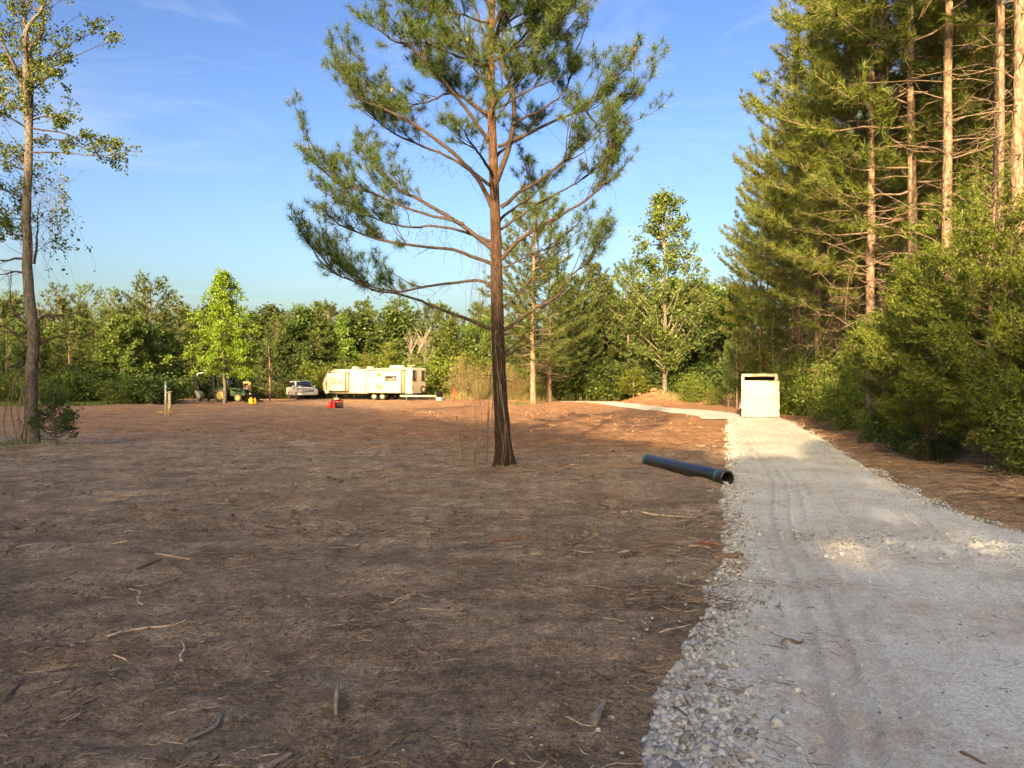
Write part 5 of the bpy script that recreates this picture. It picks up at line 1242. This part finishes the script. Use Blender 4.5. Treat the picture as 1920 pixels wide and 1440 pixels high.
    mb = MB(); mb.bar((-10.2, 0.4, 0.5), (-11.7, 1.2, 0.5), 0.09, 0.12); mb.bar((-10.2, 2.0, 0.5), (-11.7, 1.2, 0.5), 0.09, 0.12); mb.cyl((-11.5, 1.2, 0.0), (-11.5, 1.2, 0.95), 0.04, 10); mb.build('hitch', M['black_paint'], root)
    mb = MB(); mb.cyl((-11.05, 1.0, 0.52), (-11.05, 1.0, 1.05), 0.16, 14); mb.build('gas_bottle', M['white_panel'], root)
    for x in (-0.8, -9.2): mb = MB(); mb.bar((x, 0.3, 0.5), (x, 0.3, 0.0), 0.07, 0.07); mb.box((x, 0.3, 0.02), (0.25, 0.25, 0.04)); mb.build('jack', M['steel'], root)
    tag(root, 'long cream travel trailer with two slide-outs parked before the far tree line', 'trailer')
travel_trailer()

# ------------------------------------------------------------------ white SUV
def suv():
    root = empty('suv', (at(566, 80), 80.0, float(base_z(at(566, 80), 80))+0.02), R(-60))
    mb = MB()
    prof = [(-2.42, 0.46), (-2.52, 0.62), (-2.50, 1.00), (-2.42, 1.16), (0.98, 1.16), (1.25, 1.14), (2.25, 1.04), (2.44, 0.92), (2.50, 0.66), (2.44, 0.44)]
    mb.prism(prof, -0.98, 0.98); mb.build('body', M['car_white'], root, bevel=0.06)
    a = np.array([(-2.42, 0.93, 1.15), (1.05, 0.93, 1.15), (0.28, 0.76, 1.84), (-2.16, 0.76, 1.84)]); b = a*np.array([1, -1, 1]); V = np.vstack([a, b])
    mb = MB(); mb.add(V, np.array([(0, 1, 2, 3), (7, 6, 5, 4), (1, 5, 6, 2), (3, 2, 6, 7), (0, 3, 7, 4), (0, 4, 5, 1)])); cab = mb.build('cabin', M['car_white'], root, bevel=0.05)
    def pane(q, nm='window'):
        mb = MB(); mb.add(np.array(q), np.array([(0, 1, 2, 3)])); o = mb.build(nm, M['dark_glass'], root); m = o.modifiers.new('s', 'SOLIDIFY'); m.thickness = 0.02; m.offset = 0
    def sidep(x, t, s): return (x, s*(0.93-0.17*t+0.012), 1.15+0.69*t)
    for s in (-1, 1):
        for q in (((0.72, .12), (0.28, .12), (0.10, .86), (0.16, .86)), ((0.24, .12), (-0.55, .12), (-0.55, .86), (0.06, .86)), ((-0.63, .12), (-1.38, .12), (-1.38, .86), (-0.63, .86)), ((-1.48, .12), (-2.26, .12), (-2.08, .86), (-1.48, .86))): pane([sidep(x, t, s) for x, t in q])
    pane([(0.99, -0.80, 1.23), (0.99, 0.80, 1.23), (0.36, 0.68, 1.79), (0.36, -0.68, 1.79)], 'windshield')
    pane([(-2.40, -0.78, 1.25), (-2.40, 0.78, 1.25), (-2.20, 0.68, 1.76), (-2.20, -0.68, 1.76)], 'rear_window')
    mb = MB(); mb.box((2.49, 0, 0.86), (0.06, 1.1, 0.22)); g = mb.build('grille', M['grey_plastic'], root)
    mb = MB(); mb.box((2.525, 0, 0.86), (0.02, 1.1, 0.05)); mb.build('badge_bar', M['chrome'], g)
    for s in (-1, 1):
        mb = MB(); mb.box((2.45, s*0.76, 0.90), (0.10, 0.36, 0.18)); mb.build('headlight', M['lamp'], root)
        mb = MB(); mb.box((0.75, s*1.10, 1.28), (0.12, 0.20, 0.18)); mb.build('mirror', M['car_white'], root, bevel=0.03)
        mb = MB(); mb.bar((-1.9, s*0.66, 1.91), (0.0, s*0.66, 1.91), 0.04, 0.04); mb.bar((-1.9, s*0.66, 1.84), (-1.9, s*0.66, 1.92), 0.05, 0.04); mb.bar((0.0, s*0.66, 1.84), (0.0, s*0.66, 1.92), 0.05, 0.04); mb.build('roof_rail', M['grey_plastic'], root)
        mb = MB(); mb.box((-2.50, s*0.86, 1.05), (0.06, 0.16, 0.34)); mb.build('tail_light', M['red_lamp'], root)
        mb = MB(); mb.box((-0.1, s*1.0, 0.40), (2.0, 0.16, 0.06)); mb.build('running_board', M['grey_plastic'], root)
        for x in (1.55, -1.50):
            mb = MB(); mb.lathe([(0.001, s*0.0), (0.45, s*0.0), (0.45, s*0.012)], (x, s*0.975, 0.44), (0, 1, 0), 20); mb.build('wheel_arch', M['black_paint'], root)
            wheel(root, (x, s*0.90, 0.38), 0.38, 0.24, rim='chrome')
        for x in (0.15, -0.72): mb = MB(); mb.box((x, s*0.995, 1.04), (0.16, 0.03, 0.04)); mb.build('door_handle', M['car_white'], root)
    mb = MB(); mb.box((2.52, 0, 0.55), (0.14, 1.9, 0.24)); mb.build('front_bumper', M['car_white'], root, bevel=0.05)
    mb = MB(); mb.box((-2.52, 0, 0.55), (0.12, 1.9, 0.22)); mb.build('rear_bumper', M['grey_plastic'], root, bevel=0.05)
    mb = MB(); mb.box((0, 0, 0.40), (4.4, 1.5, 0.16)); mb.build('underbody', M['black_paint'], root)
    tag(root, 'dusty white SUV parked at the front end of the travel trailer', 'car')
suv()

# ------------------------------------------------------------------ green tractor with backhoe
def tractor():
    x0 = at(424, 66.5); root = empty('tractor', (x0, 66.5, float(base_z(x0, 66.5))), R(-14))
    G, K = M['green_paint'], M['black_paint']
    for s in (-1, 1):
        wheel(root, (0, s*0.72, 0.58), 0.58, 0.36, rim='yellow_paint'); wheel(root, (1.60, s*0.62, 0.37), 0.37, 0.22, rim='yellow_paint')
        P = [(0.62*math.cos(a), s*0.74, 0.60+0.66*math.sin(a)) for a in np.linspace(0.25, 2.6, 10)]
        mb = MB(); 
        for p, q in zip(P[:-1], P[1:]): mb.bar(p, q, 0.36, 0.035)
        mb.build('fender', G, root)
    mb = MB(); mb.prism([(0.55, 0.55), (0.55, 1.22), (1.2, 1.20), (1.95, 1.06), (2.02, 0.9), (2.0, 0.5)], -0.28, 0.28); h = mb.build('hood', G, root, bevel=0.04)
    mb = MB(); mb.box((2.02, 0, 0.82), (0.04, 0.42, 0.36)); mb.build('grille', K, h)
    mb = MB(); mb.box((1.25, -0.285, 0.98), (1.2, 0.012, 0.07)); mb.build('stripe', M['yellow_paint'], h)
    mb = MB(); mb.box((0.2, 0, 0.62), (2.2, 0.5, 0.34)); mb.box((1.6, 0, 0.42), (0.16, 1.1, 0.12)); mb.build('chassis', K, root)
    mb = MB(); mb.cyl((1.15, 0.15, 1.15), (1.15, 0.15, 1.75), 0.035, 10); mb.build('exhaust', K, root)
    for x, s in ((0.55, -1), (0.55, 1), (-0.45, -1), (-0.45, 1)): mb = MB(); mb.bar((x, s*0.52, 0.95), (x*0.9, s*0.50, 2.15), 0.06, 0.06); mb.build('cab_post', G, root)
    mb = MB(); mb.box((0.05, 0, 2.20), (1.35, 1.25, 0.12), taper=(0.9, 0.88)); mb.build('cab_roof', G, root, bevel=0.03)
    mb = MB(); mb.box((0.53, 0, 1.62), (0.015, 0.92, 0.9)); mb.build('windshield', M['dark_glass'], root)
    mb = MB(); mb.box((-0.05, 0, 1.05), (0.5, 0.5, 0.12)); mb.box((-0.3, 0, 1.32), (0.12, 0.48, 0.5)); mb.build('seat', K, root, bevel=0.03)
    mb = MB(); mb.tube([(0.42+0.0*math.cos(a), 0.18*math.cos(a), 1.32+0.18*math.sin(a)) for a in np.linspace(0, 6.28, 16)], 0.015, 5); mb.build('steering_wheel', K, root)
    for s in (-1, 1):
        mb = MB(); mb.bar((0.6, s*0.42, 1.1), (1.9, s*0.42, 1.0), 0.09, 0.14); mb.bar((1.9, s*0.42, 1.0), (2.65, s*0.42, 0.35), 0.09, 0.14); mb.build('loader_arm', G, root)
    mb = MB(); mb.prism([(2.55, 0.06), (2.55, 0.62), (2.66, 0.66), (2.72, 0.16), (3.15, 0.10), (3.15, 0.05)], -0.8, 0.8); mb.build('loader_bucket', K, root)
    # backhoe: mount, gooseneck boom, dipper, bucket
    mb = MB(); mb.box((-1.0, 0, 0.55), (0.5, 0.9, 0.5)); mb.bar((-1.0, 0.7, 0.5), (-1.1, 1.0, 0.05), 0.1, 0.1); mb.bar((-1.0, -0.7, 0.5), (-1.1, -1.0, 0.05), 0.1, 0.1); mb.build('backhoe_mount', K, root)
    mb = MB(); mb.bar((-1.15, 0, 0.6), (-1.25, 0, 2.60), 0.20, 0.30); mb.bar((-1.12, 0, 2.60), (-3.35, 0, 2.86), 0.20, 0.32); mb.build('backhoe_boom', K, root, bevel=0.02)
    mb = MB(); mb.box((-1.9, -0.11, 2.72), (0.55, 0.012, 0.09), Matrix.Rotation(R(6.6), 3, 'Y')); mb.build('boom_label', M['white_panel'], root)
    mb = MB(); mb.bar((-3.28, 0, 2.98), (-2.72, 0, 0.85), 0.17, 0.34); mb.build('dipper', K, root, bevel=0.02)
    mb = MB(); mb.cyl((-2.7, 0, 2.62), (-3.05, 0, 1.9), 0.05, 8); mb.cyl((-2.1, 0, 2.55), (-3.2, 0, 2.4), 0.045, 8); mb.build('hydraulic_ram', M['steel'], root)
    mb = MB(); mb.prism([(-2.95, 0.95), (-2.55, 0.9), (-2.35, 0.45), (-2.55, 0.05), (-3.05, -0.02), (-3.15, 0.08), (-2.75, 0.2), (-2.75, 0.6)], -0.28, 0.28); mb.build('backhoe_bucket', M['grey_plastic'], root)
    tag(root, 'green tractor with canopy cab and black backhoe boom half hidden by the lime green tree', 'tractor')
tractor()

def crate_on_stand():
    d = 70; x = at(464, d); z0 = float(base_z(x, d)); root = empty('feed_box', (x, d, z0), 0.15)
    t = 0.03; mb = MB(); mb.box((-0.30, 0, 1.33), (t, 0.5, 0.95)); mb.box((0.30, 0, 1.33), (t, 0.5, 0.95)); mb.box((0, 0.23, 1.33), (0.57, t, 0.95)); mb.box((0, 0, 0.87), (0.57, 0.43, t)); mb.box((0, 0, 1.82), (0.66, 0.56, t))
    mb.box((0, -0.235, 1.10), (0.57, t, 0.46)); mb.box((0, -0.235, 1.45), (0.57, t, 0.06)); mb.box((0, -0.235, 1.73), (0.57, t, 0.14)); mb.box((0.20, -0.238, 1.54), (0.17, t, 0.5)); mb.build('case', M['tan_ply'], root)
    for a, b in ((-0.25, -0.2), (0.25, -0.2), (-0.25, 0.2), (0.25, 0.2)): mb = MB(); mb.bar((a, b, -0.05), (a, b, 0.86), 0.07, 0.07); mb.build('leg', M['stake_wood'], root)
    tag(root, 'tan wooden box with two dark openings on legs beside the tractor cab', 'box')
crate_on_stand()
def jug(px, d, mat, lab, s=1.0, rz=0.0, group=None):
    x = at(px, d); root = empty('fuel_can', (x, d, float(ground_z(x, d))-0.01), rz)
    mb = MB(); mb.box((0, 0, 0.20*s), (0.32*s, 0.20*s, 0.40*s)); mb.box((0, 0, 0.425*s), (0.26*s, 0.16*s, 0.06*s), taper=(0.7, 0.8)); mb.build('can_body', M[mat], root, bevel=0.03*s)
    mb = MB(); mb.tube(curve([(-0.09*s, 0, 0.44*s), (-0.06*s, 0, 0.53*s), (0.05*s, 0, 0.53*s), (0.07*s, 0, 0.44*s)], 10), 0.018*s, 6); mb.build('handle', M[mat], root)
    mb = MB(); mb.cyl((0.12*s, 0, 0.42*s), (0.16*s, 0, 0.53*s), 0.03*s, 10); mb.build('spout', M['black_paint'], root)
    tag(root, lab, 'fuel can', group)
jug(470.5, 62, 'yellow_plastic', 'left yellow fuel can on the ground right of the tractor', 1.0, 0.2)
jug(477.5, 62.2, 'yellow_plastic', 'right yellow fuel can on the ground right of the tractor', 0.9, -0.3)
jug(617.5, 52, 'red_plastic', 'left red fuel can beside the small generator', 0.9, 0.1)
jug(625, 52.1, 'red_plastic', 'right red fuel can beside the small generator', 0.85, -0.4)
def generator():
    d = 52.8; x = at(633, d); root = empty('generator', (x, d, float(ground_z(x, d))), 0.2)
    mb = MB()
    for a in (-0.36, 0.36):
        for b in (-0.24, 0.24): mb.bar((a, b, 0.0), (a, b, 0.55), 0.035, 0.035)
    for b in (-0.24, 0.24): mb.bar((-0.36, b, 0.54), (0.36, b, 0.54), 0.035, 0.035); mb.bar((-0.36, b, 0.04), (0.36, b, 0.04), 0.035, 0.035)
    mb.build('frame', M['black_paint'], root)
    mb = MB(); mb.box((0.05, 0, 0.24), (0.56, 0.36, 0.34)); mb.build('engine', M['black_rubber'], root, bevel=0.03)
    mb = MB(); mb.box((0, 0, 0.50), (0.6, 0.42, 0.16), taper=(0.85, 0.85)); mb.build('fuel_tank', M['red_plastic'], root, bevel=0.04)
    mb = MB(); mb.box((-0.08, 0.02, 0.66), (0.34, 0.26, 0.13), taper=(0.8, 0.8)); mb.build('tank_cover', M['white_panel'], root, bevel=0.03)
    mb = MB(); mb.cyl((0.05, 0, 0.575), (0.05, 0, 0.62), 0.05, 12); mb.build('fuel_cap', M['black_paint'], root)
    tag(root, 'small black and red generator on the ground in front of the travel trailer', 'generator')
generator()
def stakes():
    d = 38.5; x = at(310.5, d); z0 = float(base_z(x, d))
    root = empty('steel_post', (x, d, z0)); mb = MB(); mb.cyl((0, 0, -0.2), (0, 0, 1.62), 0.045, 12); mb.build('tube', M['galv'], root, True)
    mb = MB(); mb.cyl((0, 0, 1.62), (0, 0, 1.65), 0.05, 12); mb.build('cap', M['galv'], root)
    tag(root, 'grey steel pipe post standing in the left part of the clearing', 'post')
    x2 = at(316.5, d); root = empty('wooden_stake', (x2, d+0.05, z0)); mb = MB(); mb.bar((0, 0, -0.15), (0.02, 0, 1.16), 0.10, 0.13); mb.build('stake', M['stake_wood'], root)
    mb = MB(); mb.bar((-0.20, -0.07, 1.06), (0.16, -0.07, 1.16), 0.03, 0.05); mb.build('crosspiece', M['stake_wood'], root)
    mb = MB(); rng = np.random.RandomState(4)
    for k in range(6): a = rng.uniform(-0.5, 0.1); P = curve([(a, -0.25+rng.normal(0, 0.1), 0.13), (a+0.1, -0.3, 0.15), (a+0.25, -0.28+rng.normal(0, 0.05), 0.12)], 7); mb.tube(P, 0.018, 4)
    mb.build('flagging_tape', M['yellow_plastic'], root)
    tag(root, 'yellowish wooden stake with crosspiece right beside the steel post', 'stake')
stakes()
def small_things():
    d = 68; x = at(851, d); z0 = float(base_z(x, d)); root = empty('marker_post', (x, d, z0)); mb = MB(); mb.cyl((0, 0, -0.1), (0, 0, 1.15), 0.06, 10); mb.build('tube', M['red_flag'], root)
    mb = MB(); mb.box((0.05, -0.02, 0.72), (0.30, 0.05, 0.18), Matrix.Rotation(0.2, 3, 'Y')); mb.box((0.0, -0.02, 0.42), (0.22, 0.05, 0.2)); mb.build('flag', M['red_flag'], root)
    tag(root, 'bright red marker post right of the travel trailer', 'post')
    d = 72; x = at(823.5, d); z0 = float(base_z(x, d)); root = empty('black_tub', (x, d, z0+0.32)); mb = MB(); t = 0.03
    mb.box((0, 0, 0.02), (0.46, 0.46, 0.04)); mb.box((-0.24, 0, 0.25), (t, 0.5, 0.5)); mb.box((0.24, 0, 0.25), (t, 0.5, 0.5)); mb.box((0, -0.24, 0.25), (0.45, t, 0.497)); mb.box((0, 0.24, 0.25), (0.45, t, 0.497)); mb.build('tub', M['black_paint'], root)
    mb = MB(); mb.box((0, 0, -0.20), (0.5, 0.5, 0.39)); mb.build('base_block', M['galv'], root)
    tag(root, 'black square tub at the right end of the long white pole', 'tub')
    d = 72.5; root = empty('boom_pole', (at(785, d), d, float(base_z(at(785, d), d)))); hw = 1.75
    mb = MB(); mb.cyl((-hw, 0, 0.42), (hw, -0.2, 0.40), 0.09, 12); mb.build('pole', M['white_panel'], root, True)
    for xx in (-0.9, 0.35, 1.3): mb = MB(); mb.bar((xx-0.15, 0, 0), (xx, -0.08, 0.34), 0.06, 0.06); mb.bar((xx+0.15, 0, 0), (xx, -0.08, 0.34), 0.06, 0.06); mb.build('stand', M['black_paint'], root)
    tag(root, 'long white pole resting on black stands behind the travel trailer bumper', 'pole')
small_things()

# ------------------------------------------------------------------ white cargo trailer at the end of the drive
def cargo_trailer():
    x, y = 11.45, 35.6; root = empty('cargo_trailer', (x, y, float(base_z(x, y))+0.02), R(-18))
    W, L, H, z0 = 1.56, 3.0, 2.03, 0.22; t = 0.05; wp = M['white_panel']
    for s in (-1, 1): mb = MB(); mb.box((s*(W/2-t/2), L/2+0.06, (z0+H)/2), (t, L-0.12, H-z0-0.1)); mb.build('side_wall', wp, root)
    mb = MB(); mb.box((0, L-t/2, (z0+H)/2), (W-2*t-0.004, t, H-z0-0.1)); mb.build('front_wall', wp, root)
    mb = MB(); mb.box((0, L/2, H-0.02), (W+0.02, L, 0.055)); mb.build('roof', wp, root, bevel=0.02)
    mb = MB(); mb.box((0, L/2, z0), (W-0.02, L-0.02, 0.08)); mb.build('floor', M['tan_ply'], root)
    mb = MB()
    for s in (-1, 1): mb.box((s*(W/2-0.05), 0.03, (z0+H)/2-0.02), (0.12, 0.10, H-z0-0.06))
    mb.box((0, 0.03, H-0.085), (W-0.23, 0.10, 0.07)); mb.build('door_frame', M['rv_skin'], root, bevel=0.01)
    d = empty('ramp_door', (0.04, -0.10, 0.03)); d.parent = root; d.rotation_euler = (R(5.5), 0, 0)
    mb = MB(); mb.box((0, 0, 0.85), (1.66, 0.06, 1.70)); mb.build('door_panel', wp, d, bevel=0.012)
    for s in (-1, 1):
        for z in (0.36, 1.26): mb = MB(); mb.box((s*0.80, -0.045, z), (0.07, 0.05, 0.05)); mb.build('latch', M['grey_plastic'], d)
    mb = MB(); mb.bar((-0.47, -0.045, 0.88), (-0.43, -0.045, 1.0), 0.02, 0.02); mb.bar((-0.43, -0.045, 1.0), (-0.39, -0.045, 0.88), 0.02, 0.02); mb.build('handle', M['grey_plastic'], d)
    mb = MB(); mb.bar((-0.80, -0.035, 0.02), (0.80, -0.035, 0.02), 0.03, 0.03); mb.build('hinge', M['steel'], d)
    for s in (-1, 1):
        wheel(root, (s*(W/2+0.06), 1.6, 0.31), 0.31, 0.12, (1, 0, 0))
        mb = MB(); P = [(s*(W/2+0.06), 1.6+0.40*math.cos(a), 0.34+0.38*math.sin(a)) for a in np.linspace(0.1, 3.04, 9)]
        for p, q in zip(P[:-1], P[1:]): mb.bar(p, q, 0.14, 0.02)
        mb.build('fender', M['galv'], root)
    mb = MB(); mb.bar((-0.5, L, 0.3), (0, L+1.1, 0.4), 0.06, 0.08); mb.bar((0.5, L, 0.3), (0, L+1.1, 0.4), 0.06, 0.08); mb.cyl((0, L+1.0, 0), (0, L+1.0, 0.7), 0.03, 8); mb.build('tongue', M['black_paint'], root)
    tag(root, 'white cargo trailer with its rear ramp door ajar at the end of the driveway', 'trailer')
cargo_trailer()

# ------------------------------------------------------------------ black culvert pipe
def culvert():
    p0 = np.array([3.46, 12.35]); p1 = np.array([2.66, 15.1]); d = p1-p0; Ln = float(np.hypot(*d)); r = 0.114
    ang = math.atan2(d[1], d[0]); z0 = float(surf_z(np.array([p0[0], p0[0]-0.05, p0[0]+0.05]), np.array([p0[1]]*3)).max())-0.012; z1 = float(ground_z(*p1))-0.03
    root = empty('culvert_pipe', (p0[0], p0[1], z0+r), 0); root.rotation_euler = (0, -math.atan2(z1-z0, Ln), ang)
    prof = [(r-0.012, 0.0), (r, 0.0)]
    tt = np.linspace(0.0, Ln, 100); prof += [(r+0.0005*math.sin(t*42), t) for t in tt[1:]]
    prof += [(r-0.012, Ln)]
    mb = MB(); mb.lathe(prof, (0, 0, 0), (1, 0, 0), 40); mb.build('barrel', M['hdpe'], root, True)
    mb = MB(); mb.lathe([(r-0.012, Ln), (r-0.012, 0.0)], (0, 0, 0), (1, 0, 0), 40); mb.build('lining', M['hdpe_in'], root, True)
    mb = MB(); mb.lathe([(r-0.013, -0.002), (r+0.007, -0.002), (r+0.009, 0.03), (r+0.007, 0.16), (r+0.003, 0.19)], (0, 0, 0), (1, 0, 0), 40); mb.build('bell', M['hdpe'], root, True)
    mb = MB(); mb.lathe([(r+0.003, 0.195), (r+0.010, 0.205), (r+0.010, 0.235), (r+0.003, 0.245)], (0, 0, 0), (1, 0, 0), 40); mb.build('gasket_band', M['teal'], root, True)
    mb = MB(); mb.lathe([(r+0.003, Ln-0.09), (r+0.007, Ln-0.08), (r+0.007, Ln-0.055), (r+0.003, Ln-0.045)], (0, 0, 0), (1, 0, 0), 40); mb.build('end_band', M['teal'], root, True)
    mb = MB()
    P = [(x_, -0.5*(r+0.0), 0.866*(r+0.0)) for x_ in np.linspace(0.26, Ln-0.1, 12)]; mb.tube(P, 0.004, 4); mb.build('seam_stripe', M['teal'], root)
    tag(root, 'black plastic culvert pipe with teal bands lying at the edge of the driveway', 'pipe')
culvert()

# ------------------------------------------------------------------ single sticks one can pick out
def stick(a, b, r, mat, lab, bend=0.06, seed=0, cat='stick', fork=False, lift=0.0, taper=0.6):
    rng = np.random.RandomState(seed+100); x0, y0 = ground_point(*a); x1, y1 = ground_point(*b)
    r = r*0.7; L = math.hypot(x1-x0, y1-y0); n = 9; t = np.linspace(0, 1, n)
    X = x0+(x1-x0)*t; Y = y0+(y1-y0)*t; w = bend*L*(np.sin(t*math.pi*rng.uniform(1.2, 2.2)+rng.rand())-0.3)
    nx_, ny_ = -(y1-y0)/L, (x1-x0)/L; X = X+nx_*w; Y = Y+ny_*w
    Z = np.maximum(surf_z(X, Y), surf_z(X, Y).mean())+r*0.6+lift*t
    mb = MB(); rad = r*(1-taper*np.abs(t-0.3)**1.2)*(1+0.12*rng.normal(size=n)); mb.tube(np.column_stack([X, Y, Z]), rad, 7)
    if fork:
        k = 5; p = np.array([X[k], Y[k], Z[k]]); dd = np.array([x1-x0, y1-y0, 0])/L; q = p+dd*L*0.25+np.array([nx_, ny_, 0.3])*L*0.15; mb.tube(curve([p, (p+q)/2, q], 5), np.linspace(r*0.6, r*0.3, 5), 5)
    tag(mb.build('stick', M[mat], None, True), lab, cat)
stick((203, 1197), (352, 1163), 0.011, 'pale_stick', 'long pale wavy stick on the soil in the left foreground', 0.10, 1)
stick((343, 1256), (338, 1208), 0.012, 'pale_stick', 'short pale stick pointing at the viewer below the long wavy stick', 0.03, 2)
stick((243, 1110), (281, 1138), 0.010, 'pale_stick', 'pale crooked stick above the long wavy stick', 0.08, 3)
stick((213, 1243), (248, 1252), 0.008, 'pale_stick', 'small pale stick just below the long wavy stick', 0.06, 4)
stick((292, 1045), (362, 1058), 0.010, 'pale_stick', 'thin pale stick in the left middle ground', 0.05, 5)
stick((488, 1444), (547, 1408), 0.022, 'grey_wood', 'thick grey stick cut by the bottom edge of the picture', 0.02, 6)
stick((690, 1428), (766, 1388), 0.012, 'brown_stick', 'straight dark stick in the bottom middle of the picture', 0.02, 7)
stick((1113, 1357), (1132, 1303), 0.034, 'grey_wood', 'stubby grey wood chunk left of the gravel edge', 0.03, 8, taper=1.1)
stick((1060, 1332), (1112, 1357), 0.006, 'pale_stick', 'thin pale stick touching the stubby grey wood chunk', 0.02, 9)
stick((735, 1138), (778, 1112), 0.011, 'pale_stick', 'forked pale brown twig in the centre foreground', 0.05, 10, fork=True)
stick((915, 1022), (990, 1010), 0.018, 'red_bark', 'reddish bark-covered stick below the big pine', 0.05, 11)
stick((1340, 1056), (1390, 1046), 0.050, 'brown_stick', 'dark bark slab lying at the left edge of the gravel', 0.04, 12, taper=1.0)
stick((1310, 1016), (1352, 1024), 0.030, 'red_bark', 'rusty brown bark scrap behind the dark bark slab', 0.04, 13, taper=1.0)
stick((1150, 966), (1306, 976), 0.012, 'pale_stick', 'long thin pale lath left of the gravel below the pipe', 0.01, 14)
stick((257, 1076), (301, 1056), 0.016, 'brown_stick', 'dark straight stick left of the thin pale stick', 0.02, 15)
stick((347, 1308), (410, 1290), 0.010, 'brown_stick', 'brown crooked twig in the lower left foreground', 0.12, 16, fork=True)
stick((8, 1318), (40, 1280), 0.012, 'brown_stick', 'brown stick at the lower left edge of the picture', 0.04, 17)
stick((350, 1398), (420, 1342), 0.015, 'grey_wood', 'knobbly grey root left of the bottom middle', 0.06, 18)
stick((1468, 1214), (1506, 1204), 0.014, 'brown_stick', 'curled dead brown leaf or twig lying on the driveway', 0.15, 19, taper=1.2)
stick((1800, 1420), (1848, 1444), 0.010, 'brown_stick', 'dark twig on the driveway at the lower right corner', 0.05, 20)
stick((630, 1340), (633, 1305), 0.016, 'grey_wood', 'short stub of wood poking up in the lower middle', 0.02, 21, lift=0.08)
stick((1238, 1195), (1290, 1175), 0.009, 'pale_stick', 'pale twig beside the raked roots at the gravel edge', 0.05, 22)
